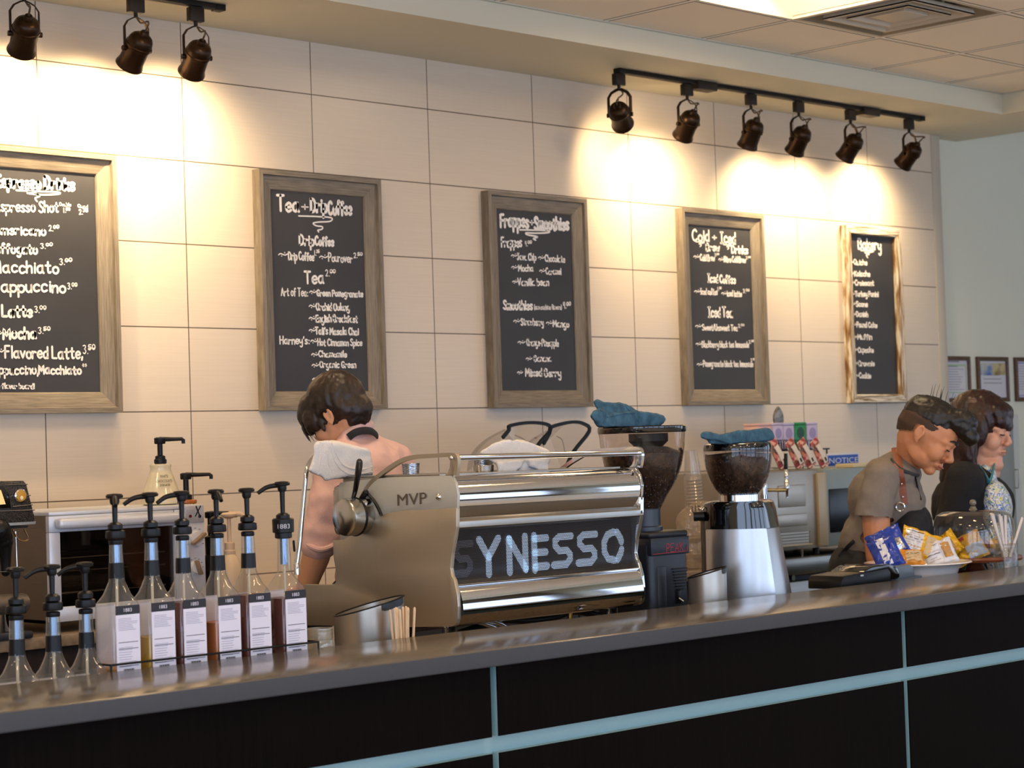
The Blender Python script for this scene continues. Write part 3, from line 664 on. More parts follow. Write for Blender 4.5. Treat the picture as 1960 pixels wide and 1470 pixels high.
# framed certificates on the painted wall
M_cfr = ramp_noise('walnut_frame', [(.3, '#3c2412'), (.7, '#5e3d20')], 12, (1, 1, 20), .4)
def cert(x0, x1, z0, z1, label, style):
    t = thing('framed_certificate', label, 'certificate', (x0, YB, z0), 0, 'framed certificates beside the tiled wall'); w, h = x1-x0, z1-z0
    for k in range(4): frame_part(MB(), 0, w, 0, h, [(0, .001), (0, .016), (.006, .02), (.022, .016), (.024, .001)], (k,)).build('frame_side', M_cfr, t)
    MB().box((.02, -.008, .02), (w-.02, -.001, h-.02)).build('paper', mat('certificate_paper', '#c9c6cc', .5, var=.02), t)
    p = MB(); X, Z = V((1, 0, 0)), V((0, 0, 1))
    if style == 1: lines(p, V((.05, -.008, .06)), X, Z, w-.1, h*.5, 9, .003); lines(p, V((.09, -.008, h*.72)), X, Z, w-.18, .05, 2, .008, 0, 3)
    if style == 2: lines(p, V((.06, -.008, .09)), X, Z, w-.12, h*.45, 5, .005, 0, 4)
    if style == 3: lines(p, V((.03, -.008, .06)), X, Z, w-.08, h*.7, 12, .003, 0, 8)
    p.build('small_print', mat('grey_ink', '#8f8a92', .7), t, fix=False)
    q = MB()
    if style == 1: q.box((.022, -.0095, h-.052), (w-.04, -.008, h-.044)).box((w-.042, -.0095, .06), (w-.036, -.008, h-.044)).box((.022, -.0095, .05), (w-.04, -.008, .055)); q.build('green_border', mat('green_ink', '#9fb98a', .7), t)
    if style == 2: MB().box((.03, -.0095, h-.1), (w*.5, -.008, h-.035)).build('blue_photo', ramp_noise('blue_photo', [(.4, '#2f62a8'), (.6, '#b9b9b0')], 12), t); MB().box((w*.5, -.0095, h-.1), (w-.03, -.008, h-.035)).build('brown_photo', ramp_noise('brown_photo', [(.4, '#7a5a2e'), (.6, '#c0ae80')], 14), t)
    if style == 3: MB().box((.024, -.0095, h-.036), (w-.02, -.008, h-.028)).box((.024, -.0095, .03), (w-.02, -.008, .036)).build('lilac_border', mat('lilac_ink', '#8d88b8', .7), t)
a, b = AY(1871, 683, YB-.015), AY(1933.5, 768, YB-.015); H = .248; gap = AY(1943.5, 684, YB-.015).x-b.x
wd = b.x-a.x; zt, zb = a.z+.001, AY(1935, 768.5, YB-.015).z
for k, (st, lb) in enumerate(((1, 'framed certificate with thin green border, half hidden by the tiled wall edge'), (2, 'framed certificate with a strip of blue and brown photographs across its top'), (3, 'framed certificate cut by the right edge of the picture'))):
    x = a.x+(k-1)*(wd+gap); cert(x, x+wd, zb, zt, lb, st)
# ------------------------------------------------------------------ bar and counters
ZB, YBF, YBB = 1.0587, -2.552, -2.10
ZW, ZK = .88, 1.018
M_btop = mat('bar_quartz', '#58524b', .16, var=.06, scale=60, spec=.5); M_pan = ramp_noise('dark_wenge', [(.3, '#070505'), (.7, '#0f0a0a')], 4, (60, 4, 1.2), .6, 6)
NODE(M_pan)[2].inputs['Specular IOR Level'].default_value = .03
M_blue = mat('blue_grey_paint', '#84a6ae', .5, var=.02)
M_bedge = mat('bar_quartz_edge_shade', '#43474d', .55, var=.06, scale=60, spec=.08)  # same stone; cool dim light on the edge is put into its colour
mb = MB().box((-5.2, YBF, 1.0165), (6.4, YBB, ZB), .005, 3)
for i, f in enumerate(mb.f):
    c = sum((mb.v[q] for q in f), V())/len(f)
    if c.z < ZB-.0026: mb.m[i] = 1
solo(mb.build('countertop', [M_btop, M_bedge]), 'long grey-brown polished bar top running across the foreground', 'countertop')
t = thing('bar_counter', 'dark wood bar counter with pale blue-grey reveals under the bar top', 'bar', (0, -2.3, 0))
MB().box((-5.2, -2.49, 0), (6.4, -2.12, 1.0162)).build('backing_board', M_blue, t, world=True)
ch = [-3.829, -2.089, -.349, 1.392, 3.132, 4.872]; G = .023; YP = -2.516
for i, x in enumerate([-5.2]+ch):
    x0 = x+(G if i else 0); x1 = ch[i] if i < len(ch) else 6.4
    for z0, z1 in ((.1, .801), (.842, 1.016)):
        p = MB().box((x0, YP+.004, z0), (x1, -2.489, z1)).build('panel_core', M_blue, t, world=True)
        MB().box((x0+.0006, YP, z0), (x1, YP+.0042, z1)).build('panel_veneer', M_pan, p, world=True)
MB().box((-5.2, -2.47, .0), (6.4, -2.488, .1)).build('kick_board', M_pan, t, world=True)
M_lam = ramp_noise('stone_laminate', [(.3, '#7d6b57'), (.7, '#978470')], 60, (1, 1, 1), .35)
M_steel = mat('brushed_steel', '#a9a49c', .3, 1, .05, 6, aniso=(2, 2, 160)); M_steelv = mat('brushed_steel_upright', '#b9b2a6', .33, .85, .03, 6)
M_chr = mat('chrome', '#d9dadc', .05, 1, .01); M_blk = mat('black_plastic', '#0c0c0e', .4, spec=.3); M_blkg = mat('black_gloss', '#0a0a0b', .08, coat=.5)
solo(MB().box((-5, -2.115, ZW-.04), (1.66, -1.22, ZW), .004).build('work_counter', M_lam), 'low work counter behind the raised bar, carrying the coffee machine', 'counter')
t = thing('work_cabinet', 'dark base cabinet under the low work counter', 'cabinet', (0, -1.65, 0)); MB().box((-5, -2.1, 0), (1.64, -1.26, ZW-.0405)).build('carcass', M_pan, t, world=True)
XF = AY(1496, 1100, -.65).x-.25
solo(MB().box((-6.2, -.66, ZK-.036), (XF, -.002, ZK), .004).build('back_counter', M_lam), 'brown laminate back counter along the tiled wall', 'counter')
t = thing('back_cabinet', 'dark brown base cabinets under the brown back counter', 'cabinet', (0, -.33, 0))
MB().box((-6.2, -.62, 0), (XF-.002, -.002, ZK-.0365)).build('carcass', ramp_noise('dark_cabinet', [(.3, '#1e1210'), (.7, '#2c1b18')], 5, (30, 3, 1)), t, world=True)
for k in range(9): 
    x = -6.15+k*(XF+6.15)/9; d = MB().box((x, -.642, .1), (x+(XF+6.15)/9-.012, -.6205, .88), .002).build('door', ramp_noise('dark_cabinet'), t, world=True)
    MB().box((x, -.648, .885), (x+(XF+6.15)/9-.012, -.6205, .9)).build('pull_strip', mat('grey_metal', '#6d7078', .35, .8), d, world=True)
# stainless under-counter fridge on the right
t = thing('undercounter_fridge', 'low stainless under-counter fridge with a keyed lock beneath the ice machine', 'fridge', (XF, -.33, 0)); x1 = XF+1.9
MB().box((XF, -.68, ZK-.055), (x1, -.002, ZK+.018), .006).build('steel_top', mat('dull_steel', '#8d8a84', .3, 1, .06, aniso=(2, 2, 120)), t, world=True)
MB().box((XF, -.6, 0), (x1, -.002, ZK-.0555)).build('body', mat('fridge_dark', '#17181a', .5), t, world=True)
for k in range(2):
    xa = XF+.01+k*.95; d = MB().box((xa, -.655, .12), (xa+.93, -.6005, ZK-.085), .006).build('door', mat('dull_steel'), t, world=True)
    p = AY(1513, 1106, -.655); px = p.x if k == 0 else p.x+.95
    MB().cyl((px, -.672, p.z), (px, -.654, p.z), .012, seg=14).build('lock', M_chr, d, world=True)

# ------------------------------------------------------------------ syrup bottles and their rack
M_gl = glass('bottle_glass', '#f4f4f2', 1.8, .03, .05, '#e8e4da')
M_lab = mat('label_paper', '#e6e2ee', .55, var=.02); M_ink = mat('label_ink', '#23232b', .6); M_ink2 = mat('label_ink_pale', '#a9a7b8', .7)
def rsq(w, r, n=5):
    out = []
    for cx, cy, a0 in ((1, 1, 0), (-1, 1, PI/2), (-1, -1, PI), (1, -1, 3*PI/2)):
        for i in range(n): a = a0+PI/2*i/(n-1); out.append((cx*(w-r)+r*math.cos(a), cy*(w-r)+r*math.sin(a)))
    return out
def loft(mb, rings, mi=0, cap0=True, cap1=True):
    n = len(rings[0]); vs = [p for r in rings for p in r]; fs = []
    for j in range(len(rings)-1):
        for i in range(n): i2 = (i+1) % n; fs.append([j*n+i, j*n+i2, (j+1)*n+i2, (j+1)*n+i])
    if cap0: fs.append(list(range(n))[::-1])
    if cap1: fs.append([(len(rings)-1)*n+i for i in range(n)])
    return mb.add(vs, fs, mi, True)
def bottle_sections(big=False):
    S = [(.0, .0385, .012), (.004, .041, .012), (.166, .041, .012), (.178, .039, .018)]
    S += [(.195, .033, .0315), (.212, .0255, .0255), (.226, .0198, .0198), (.236, .0185, .0185), (.315, .0155, .0155)] if not big else [(.19, .037, .0345), (.203, .027, .027), (.214, .0195, .0195), (.222, .0175, .0175), (.315, .0145, .0145)]
    return S
def syrup_bottle(loc, liquid, level, label, rz=0, big=False, ang=150):
    t = thing('syrup_bottle', label, 'syrup bottle', loc, rz, 'pump-top syrup bottles')
    S = bottle_sections(big)
    g = loft(MB(), [[V((x, y, z)) for x, y in rsq(w, r)] for z, w, r in S], cap1=False).build('glass_body', M_gl, t)
    if level > .004:
        R = [(z, w-.0035, max(r-.003, .004)) for z, w, r in S if z < level]; zl, wl, rl = R[-1]
        R[0] = (.006, R[0][1], R[0][2]); R.append((level, wl if level < .17 else wl-.01*(level-.17)/.03, rl))
        loft(MB(), [[V((x, y, z)) for x, y in rsq(w, r)] for z, w, r in R]).build('syrup', liquid, t)
    X, Z = V((1, 0, 0)), V((0, 0, 1)); f = -.0416
    lz0, lz1 = .012, .15
    la = MB().box((-.033, f-.0004, lz0), (.033, f+.0003, lz1)).build('back_label', M_lab, t)
    MB().box((-.033, f-.0007, lz1), (.033, f+.0003, lz1+.021)).build('label_header', M_ink, la)
    p = MB(); lines(p, V((-.027, f-.0006, .112)), X, Z, .054, .03, 8, .0012, 0, 2); p.build('fine_print', M_ink2, la, fix=False); p = MB(); lines(p, V((-.027, f-.0006, .026)), X, Z, .05, .05, 9, .0012, 0, 5); p.build('fine_print', M_ink2, la, fix=False)
    for z in (.085, .07, .03): MB().box((-.027, f-.0007, z), (.027, f-.0003, z+.0014)).build('print_rule', M_ink, la)
    p = MB()
    for k in range(14): p.box((-.015+k*.0021, f-.0007, lz0), (-.0139+k*.0021+(k % 3)*.0004, f-.0003, .024))
    p.build('barcode', M_ink, la)
    q = MB(); font_text(q, '1883', V((-.011, f-.0007, lz1+.0065)), X, Z, .012, .022); q.build('label_mark', M_lab, la, fix=False)
    MB().box((-.033, .0409, lz0), (.033, .0416, lz1+.02)).build('front_label', M_lab, t)
    if not big: MB().lathe([(.0188, .233), (.0175, .27)], seg=20).build('neck_band', M_blk, t)
    # pump
    P = thing('pump', None, None); P.parent = t
    z0 = .318
    col = MB().lathe([(.0155, z0-.006), (.0165, z0-.004), (.0165, z0+.004), (.013, z0+.006)], seg=20)
    k = .0225
    col.lathe([(.0165, z0+.008), (k, z0+.009), (k+.0012, z0+.013), (k, z0+.026), (.0165, z0+.028)], seg=26)
    col.lathe([(.013, z0+.028), (.0175, z0+.031), (.0175, z0+.041), (.011, z0+.046), (.006, z0+.047)], seg=22)
    bpy.data.objects.remove(P)
    pu = col.build('pump_collar', M_blk, t)
    if big:
        cb = MB().lathe([(.017, z0-.018), (.0215, z0-.016), (.0215, z0-.004), (.027, z0-.002), (.0275, z0+.03), (.025, z0+.033)], seg=28).build('cap', M_blk, t)
        q = MB(); c, rr = V((0, 0, z0+.006)), .0279
        font_text(q, '1883', V((-.016, 0, z0+.008)), X, Z, .016, .032)
        A = math.radians(-125)+0.0
        q.v = [V((rr*math.cos(A+p.x/rr), rr*math.sin(A+p.x/rr), p.z)) for p in q.v]; q.build('cap_mark', mat('pale_print', '#c9c9d0', .6), cb, fix=False)
    zt = z0+.1+(.012 if big else 0)
    MB().cyl((0, 0, z0+.04), (0, 0, zt), .0058, .007, 14).build('pump_stem', M_blk, t)
    a = math.radians(ang)
    h = MB().lathe([(.009, zt-.012), (.0115, zt-.006), (.0115, zt+.002), (.0195, zt+.004), (.0205, zt+.009), (.017, zt+.013), (.004, zt+.0145)], seg=24)
    pts = catmull([(0, 0, zt+.004), (.02*math.cos(a), .02*math.sin(a), zt+.004), (.042*math.cos(a), .042*math.sin(a), zt-.001), (.062*math.cos(a), .062*math.sin(a), zt-.014)], 4)
    h.tube(pts, [.0075-.0025*i/(len(pts)-1) for i in range(len(pts))], 10); h.build('pump_head', M_blk, t)
    MB().cyl((.0, 0, .235), (0, 0, z0), .0095, seg=18).build('pump_cylinder', mat('pump_blue_steel', '#6d86a3', .2, .85), t)
    MB().cyl((0, 0, .03), (0, 0, .236), .0034, seg=10).build('dip_tube', mat('dip_tube', '#cfc3a8', .4), t)
    return t
def liquid(name, col, trans):
    m = glass(name, col, .6, .05, 1-trans, col); return m
L_amb = liquid('syrup_amber', '#d99a28', .3); L_yel = liquid('syrup_yellow', '#e0b428', .3); L_red = liquid('syrup_dark_red', '#7a2a1c', .3); L_org = liquid('syrup_orange', '#e08024', .3)
YR = -2.045; ZR = 1.036
bx = [AY(u, 1200, YR).x for u in (244, 311, 372, 438, 498, 566.5)]
spec = [(L_amb, .024, 'syrup bottle with only a little amber syrup left, leftmost in the wire rack'), (L_yel, .09, 'syrup bottle half full of yellow syrup in the wire rack'), (L_red, .165, 'syrup bottle full of dark red syrup, third from left in the wire rack'),
        (L_org, .108, 'syrup bottle half full of orange syrup in the wire rack'), (L_red, .168, 'syrup bottle full of dark red syrup, fifth in the wire rack'), (L_red, .152, 'syrup bottle with the large 1883 cap, rightmost in the wire rack')]
BX = []
for i, (lq, lv, lb) in enumerate(spec):
    p = AY((222+265)/2, 1200, YR) if i == 0 else V((bx[i], YR, 0))
    x = bx[i]-.031 if False else bx[i]
    BX.append(x)
# label centres give the bottle axes: the label sits on the face towards the customers
for i, u in enumerate((243.5, 311.5, 372, 438.5, 497.5, 566)):
    BX[i] = AY(u, 1210, YR-.038).x
    syrup_bottle((BX[i], YR, ZR), spec[i][0], spec[i][1], spec[i][2], 0, i == 5, (238, 150, 165, 245, 55, 152)[i])
M_wire = mat('black_wire', '#15140f', .4, .5)
t = thing('bottle_rack', 'black wire rack holding the six raised syrup bottles', 'rack', (sum(BX)/6, YR, ZW))
x0, x1, y0, y1 = BX[0]-.055, BX[-1]+.062, YR-.05, YR+.05
ZL = AY(410, 1251, y0).z
for z, nm in ((ZL, 'rail'), (ZR-.004, 'base_rail')): MB().tube([(x0, y0, z), (x1, y0, z), (x1, y1, z), (x0, y1, z)], .0026, 8, closed=True).build(nm, M_wire, t, world=True)
for i in range(13):
    x = x0+(x1-x0)*(i+.5)/13; MB().tube([(x, y0, ZR-.004), (x, y1, ZR-.004)], .0022, 6).build('base_wire', M_wire, t, world=True)
for x in (x0, (x0+x1)/2, x1):
    for y in (y0, y1): MB().tube([(x, y, ZL), (x, y, ZW+.001)], .0026, 8).build('leg', M_wire, t, world=True)
for (u, v), lb, an in zip(((28, 1117), (98, 1112), (161, 1102)), ('syrup bottle standing low at the left edge, leftmost of three', 'syrup bottle standing low at the left, middle of three', 'syrup bottle standing low, just left of the wire rack'), (60, 160, 150)):
    p = AY(u, v, YR); syrup_bottle((p.x+.002, YR, ZW+.001), L_amb, .02, lb, 0, False, an)
# ------------------------------------------------------------------ espresso machine
X0, X1 = .08, .862
M_pl = mat('satin_steel', '#b5a994', .38, .75, .04, 4, aniso=(3, 120, 3)); M_pl2 = mat('satin_steel_light', '#c4c4bb', .45, .5, .03, 4, aniso=(3, 120, 3))
t = thing('espresso_machine', 'large chrome espresso machine with wavy side plates and white lettering behind its mesh back', 'espresso machine', (.47, -1.6, ZW))
EM = t
low = [(-1.281, 1.156), (-1.42, 1.158), (-1.432, 1.17), (-1.43, 1.2), (-1.421, 1.24), (-1.42, 1.29), (-1.47, 1.292), (-1.52, 1.315), (-1.607, 1.348), (-1.657, 1.368), (-1.716, 1.376), (-1.96, 1.384), (-1.957, 1.331), (-1.945, 1.29), (-1.935, 1.258), (-1.927, 1.215), (-1.932, 1.195), (-1.94, 1.184), (-1.951, 1.144), (-1.954, 1.11), (-1.95, 1.075), (-1.945, 1.063), (-1.936, 1.056), (-1.921, 1.053), (-1.745, 1.045), (-1.289, 1.033), (-1.281, 1.04)]
up = [(-1.458, 1.46), (-1.597, 1.469), (-1.705, 1.474), (-1.94, 1.475), (-1.957, 1.452), (-1.964, 1.42), (-1.96, 1.383), (-1.716, 1.375), (-1.657, 1.367), (-1.607, 1.347), (-1.52, 1.314), (-1.47, 1.29), (-1.45, 1.29), (-1.45, 1.45)]
rail = [(-1.548, 1.412), (-1.57, 1.436), (-1.597, 1.459), (-1.64, 1.482), (-1.683, 1.502), (-1.735, 1.521), (-1.785, 1.529), (-1.86, 1.531), (-1.945, 1.532), (-1.962, 1.522), (-1.962, 1.5), (-1.955, 1.475)]
for X, s in ((X0, -1), (X1, 1)):
    a, b = (X, X+.012) if s < 0 else (X-.012, X)
    MB().prism(low, 'x', a-(.002 if s < 0 else 0), b+(.002 if s > 0 else 0), 0, .0018).build('side_plate', M_pl if s < 0 else M_chr, t, world=True)
    q = MB().prism(up, 'x', a+.001, b-.001, 0, .0015).build('upper_side_plate', M_pl2 if s < 0 else M_chr, t, world=True)
    MB().tube(catmull([((a+b)/2, y, z) for y, z in rail], 4), .0085, 4, flat=(1.0, 1.0)).build('guard_rail', M_pl if s < 0 else M_chr, t, world=True)
    MB().prism([(-1.955, 1.475), (-1.915, 1.475), (-1.925, 1.482), (-1.935, 1.497), (-1.938, 1.515), (-1.93, 1.526), (-1.9, 1.529), (-1.9, 1.535), (-1.955, 1.535), (-1.966, 1.528), (-1.966, 1.5)], 'x', a, b, 0, .001).build('rail_bracket', M_pl if s < 0 else M_chr, t, world=True)
p = MB(); font_text(p, 'MVP', V((0, 0, 0)), V((1, 0, 0)), V((0, 0, 1)), .047, .095)
a0 = AX(761, 968, X0-.001); a1 = AX(817, 964, X0-.001); k = (a1-a0).length/.095; dr = (a1-a0).normalized()
p.v = [a0+dr*v.x*k+V((0, 0, 1))*v.z-V((.0006, 0, 0)) for v in p.v]; p.build('plate_lettering', mat('etched_brown', '#6f6253', .4, .6), t, world=True, fix=False)
c = AX(840, 951, X0); MB().lathe([(.0, .009), (.005, .0085), (.009, .005), (.0105, 0), (.0105, -.002)], c, 20, ax=(-1, 0, 0)).build('plate_bolt', M_chr, t, world=True)
# back: polished upper drum, ledge, perforated name panel, polished lower apron
xa, xb = X0+.0125, X1-.0125
def sheet(name, prof, m, parent=t, th=.002):
    pr = [V((0, y, z)) for y, z in prof]; pr = catmull(pr, 6) if len(pr) > 3 else pr
    mb = MB(); n = len(pr); vs = [(xa, p.y, p.z) for p in pr]+[(xb, p.y, p.z) for p in pr]
    mb.add(vs, [[i, i+1, n+i+1, n+i] for i in range(n-1)]); return mb.build(name, m, parent, world=True)
sheet('upper_drum', [(-1.80, 1.476), (-1.87, 1.4755), (-1.925, 1.47), (-1.948, 1.452), (-1.958, 1.425), (-1.958, 1.395), (-1.95, 1.368), (-1.942, 1.35)], M_chr)
MB().prism([(-1.93, 1.351), (-1.948, 1.351), (-1.953, 1.345), (-1.953, 1.328), (-1.947, 1.322), (-1.93, 1.322)], 'x', xa, xb, 0, .001).build('back_ledge', M_steel, t, world=True)
m = bpy.data.materials.new('perforated_black'); m.use_nodes = True; n, l = m.node_tree.nodes, m.node_tree.links; b = n['Principled BSDF']
b.inputs['Base Color'].default_value = lin('#17161a'); b.inputs['Roughness'].default_value = .35; b.inputs['Metallic'].default_value = .3
tc = n.new('ShaderNodeTexCoord'); sp = n.new('ShaderNodeSeparateXYZ'); l.new(tc.outputs['Object'], sp.inputs[0])
def MA(op, a, bb=None):
    k = n.new('ShaderNodeMath'); k.operation = op
    for i, x in enumerate((a, bb)):
        if x is None: continue
        if isinstance(x, (int, float)): k.inputs[i].default_value = x
        else: l.new(x, k.inputs[i])
    return k.outputs[0]
v = MA('DIVIDE', sp.outputs[2], .0042); rw = MA('FLOOR', v); u = MA('ADD', MA('DIVIDE', sp.outputs[0], .0048), MA('MULTIPLY', MA('MODULO', MA('ABSOLUTE', rw), 2), .5))
du = MA('SUBTRACT', MA('FRACT', u), .5); dv = MA('SUBTRACT', MA('FRACT', v), .5)
hole = MA('LESS_THAN', MA('ADD', MA('MULTIPLY', du, du), MA('MULTIPLY', dv, dv)), .125)
tr = n.new('ShaderNodeBsdfTransparent'); mx = n.new('ShaderNodeMixShader'); l.new(hole, mx.inputs[0]); l.new(b.outputs[0], mx.inputs[1]); l.new(tr.outputs[0], mx.inputs[2]); l.new(mx.outputs[0], n['Material Output'].inputs[0])
sheet('perforated_panel', [(-1.944, 1.322), (-1.936, 1.28), (-1.93, 1.25), (-1.925, 1.21), (-1.928, 1.185), (-1.936, 1.168)], m)
MB().box((xa, -1.915, 1.16), (xb, -1.905, 1.33)).build('inner_panel', mat('inner_bronze', '#5d5148', .5, .4), t, world=True)
SY = {'S': [[(6, 9.1), (2.2, 9.1), (.9, 8), (.9, 6.6), (2.2, 5), (4.6, 5), (5.6, 3.6), (5.6, 2.4), (4.4, .9), (.3, .9)]], 'Y': [[(.6, 10), (3.2, 4.8), (3.2, 0)], [(6.2, 10), (3.2, 4.8)]],
      'N': [[(.9, 0), (.9, 9.6)], [(.9, 9.6), (5.4, .6)], [(5.4, .4), (5.4, 10)]], 'E': [[(.9, 0), (.9, 10)], [(.9, 9.1), (5.6, 9.1)], [(.9, 5), (5.2, 5)], [(.9, .9), (5.6, .9)]], 'O': [[(3.9, 9.3), (2.0, 8.6), (.9, 6.5), (.9, 3.5), (2.0, 1.4), (3.9, .8)], [(4.9, 9.2), (5.9, 7.4), (6.2, 6.2)], [(6.2, 3.9), (5.9, 2.7), (4.9, .9)]]}
M_letter_glow = mat('letters_reflected_glow', '#dfe8f4', .5, emit='#b9d2f2', est=.6)  # glow stands in for window light reflected by the white letters
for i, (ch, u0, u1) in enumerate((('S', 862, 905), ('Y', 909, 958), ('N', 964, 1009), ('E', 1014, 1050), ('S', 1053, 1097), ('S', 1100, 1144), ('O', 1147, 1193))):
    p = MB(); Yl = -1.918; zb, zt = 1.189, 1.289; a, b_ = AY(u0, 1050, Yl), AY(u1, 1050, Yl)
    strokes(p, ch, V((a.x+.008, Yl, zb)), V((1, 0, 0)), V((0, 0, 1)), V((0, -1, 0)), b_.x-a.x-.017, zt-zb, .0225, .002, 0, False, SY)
    p.build('sign_letter', M_letter_glow if i else mat('dim_letter', '#8a8a90', .6), t, world=True, fix=False)  # first letter painted dim, without the reflected glow
MB().tube([(xa, -1.94, 1.1665), (xb, -1.94, 1.1665)], .0035, 8).build('panel_lip', M_chr, t, world=True)
sheet('lower_apron', [(-1.936, 1.166), (-1.949, 1.15), (-1.957, 1.125), (-1.96, 1.1), (-1.957, 1.086)], M_chr)
sheet('apron_underside', [(-1.957, 1.0855), (-1.935, 1.068), (-1.90, 1.05), (-1.8, 1.045)], M_chr)
MB().box((xa, -1.9, 1.05), (xb, -1.46, 1.474)).build('body', M_steel, t, world=True)
MB().box((xa, -1.88, 1.4745), (xb, -1.452, 1.4785), .001).build('cup_deck', M_steel, t, world=True)
MB().tube([(X0+.006, -1.953, 1.524), (X1-.006, -1.953, 1.519)], .0088, 16).build('towel_rail', M_chr, t, world=True)
for X in (X0+.004, X1-.004): MB().sph((X-(.012 if X < .4 else -.01), -1.953, 1.5235), .006, 12).build('rail_screw', M_chr, t, world=True)
MB().box((xa, -1.46, 1.05), (xb, -1.285, 1.15), .004).build('drip_tray', M_steel, t, world=True)
MB().box((xa, -1.462, 1.3), (xb, -1.4, 1.455), .02).build('front_fascia', M_steel, t, world=True)
for gx in (.28, .62):
    g = MB().cyl((gx, -1.38, 1.3), (gx, -1.38, 1.37), .036).cyl((gx, -1.38, 1.25), (gx, -1.38, 1.3), .03).build('group_head', M_chr, t, world=True)
    MB().limb([(gx, -1.35, 1.262), (gx, -1.22, 1.25)], [.008, .014], 12).build('portafilter_handle', M_blk, g, world=True)
for fx in (.13, .81):
    for fy in (-1.86, -1.36): MB().cyl((fx, fy, ZW), (fx, fy, 1.05), .02).cyl((fx, fy, ZW), (fx, fy, ZW+.012), .028).build('foot', M_chr, t, world=True)
# left side: steam dial, paddle, wand
c = AX(695, 988, X0)
d = MB().lathe([(.0, .078), (.047, .077), (.0535, .072), (.055, .066), (.055, .035)], c, 40, ax=(-1, 0, 0)).lathe([(.05, .036), (.05, .028)], c, 40, ax=(-1, 0, 0)).build('boiler_cap', mat('spun_steel', '#b9b7b2', .2, 1, aniso=(90, 2, 2)), t, world=True)
MB().lathe([(.056, .036), (.0575, .032), (.056, .028)], c, 40, ax=(-1, 0, 0)).build('gasket', M_blk, d, world=True)
MB().lathe([(.052, .028), (.052, 0)], c, 36, ax=(-1, 0, 0)).build('collar', M_steel, d, world=True)
k = AX(696, 965, X0-.02); MB().cyl(k, k+V((.02, 0, 0)), .017).lathe([(.0, .012), (.012, .01), (.015, 0)], k, 20, ax=(-1, 0, 0)).build('paddle_hub', M_chr, t, world=True)
pa_ = [AX(u, v, X0-.03) for u, v in ((675.5, 956), (680, 938), (684, 915), (687, 895), (688, 884))]; h = MB().limb(pa_, [.006, .0075, .009, .0105, .0095], 14).build('paddle_handle', M_blkg, t, world=True)
MB().cyl(AX(676, 963, X0-.03), AX(676, 954, X0-.03), .006).build('ferrule', M_chr, h, world=True)
MB().limb([AX(u, v, X0-.012) for u, v in ((690, 958), (700, 943))], [.008, .009], 12).build('short_lever', M_blk, t, world=True)
band = [AX(u, v, X0-.003) for u, v in ((704, 945), (714, 955), (724, 971), (731, 987))]; MB().tube(catmull(band, 4), .009, 4, flat=(.3, 1)).build('curved_slot', M_blkg, t, world=True)
Yw = -1.40
MB().tube(catmull([AY(u, v, Yw) for u, v in ((640, 872), (617, 868), (604, 872), (594, 883), (587, 900), (583, 930), (579, 975), (574, 1030), (568, 1078))], 5), .0075, 12).build('steam_wand', M_chr, t, world=True)
w = MB().lathe([(.0085, 0), (.0085, .03), (.006, .036)], AY(568, 1080, Yw)+V((0, 0, -.03)), 14).build('wand_tip', M_chr, t, world=True)
MB().limb([AY(u, v, Yw-.01) for u, v in ((562, 1036), (563.5, 1054))], [.0035, .0035], 10).build('wand_grip', M_blk, t, world=True)
# hoses under the machine
for q in (((905, 1188), (930, 1195), (950, 1203), (962, 1215)), ((930, 1188), (955, 1193), (972, 1203), (980, 1215))):
    MB().tube(catmull([AY(u, v, -1.86) for u, v in q], 5), .007, 10).build('hose', M_chr, t, world=True)
MB().tube(catmull([AY(u, v, -1.8) for u, v in ((880, 1212), (960, 1188), (1010, 1188), (1060, 1182), (1100, 1170), (1150, 1180))], 6), .011, 10).build('black_hose', M_blk, t, world=True)
MB().cyl(AY(1091, 1168, -1.84), AY(1091, 1186, -1.84), .008).build('brass_fitting', mat('brass', '#b38a45', .3, 1), t, world=True)

# ------------------------------------------------------------------ towels
M_tow = mat('white_terry', '#f3ede6', .95, var=.03, scale=60, bump=1.0, bscale=420); M_blt = ramp_noise('blue_terry', [(.3, '#28485b'), (.7, '#456d83')], 40, (1, 1, 1), .95, 5, .5)
def terry(amp, f): return lambda p: amp*(NZ.noise(p*f)+.5*NZ.noise(p*f*2.3))
def pillowbox(mb, c, r, rot=(0, 0, 0)):
    from mathutils import Euler
    R = Euler(rot).to_matrix(); mb.sph(c, r, 20, 0, None, R)
# draped towel at the near corner of the machine deck
t = thing('folded_towel', 'folded white towel draped over the near corner of the coffee machine', 'towel', (.08, -1.5, 1.479), 0, 'towels')
def outline_block(mb, uv, Y, d0, d1, bev=.012):
    """thick cloth block whose outline was measured on the photograph, extruded away from the camera"""
    P = [AY(u, v, Y) for u, v in uv]; e = ((sum(P, V())/len(P))-CAM); e = V((e.x, e.y, 0)).normalized(); bm = bmesh.new()
    A_ = [bm.verts.new(p+e*d0) for p in P]; B_ = [bm.verts.new(p+e*d1) for p in P]; n = len(P); bm.faces.new(A_[::-1]); bm.faces.new(B_)
    for i in range(n): bm.faces.new([A_[i], A_[(i+1) % n], B_[(i+1) % n], B_[i]])
    bmesh.ops.recalc_face_normals(bm, faces=list(bm.faces)); bmesh.ops.bevel(bm, geom=[x for x in bm.edges if abs((x.verts[0].co-x.verts[1].co).dot(e)) < .3*abs(d1-d0)], offset=bev, segments=3, profile=.5, affect='EDGES', clamp_overlap=True); mb.frombm(bm)
Yt = -1.47; mb = MB()
OUT = [(607, 844), (622, 842), (646, 844), (671, 850), (691, 855), (703, 857), (709, 863), (711, 880), (713, 896), (714, 908), (690, 911), (670, 914), (645, 917), (621, 920), (616, 912), (606, 909), (595, 904), (591, 900), (597, 884), (600, 869), (599, 855), (602, 847)]
outline_block(mb, OUT, Yt, -.01, .12, .014)
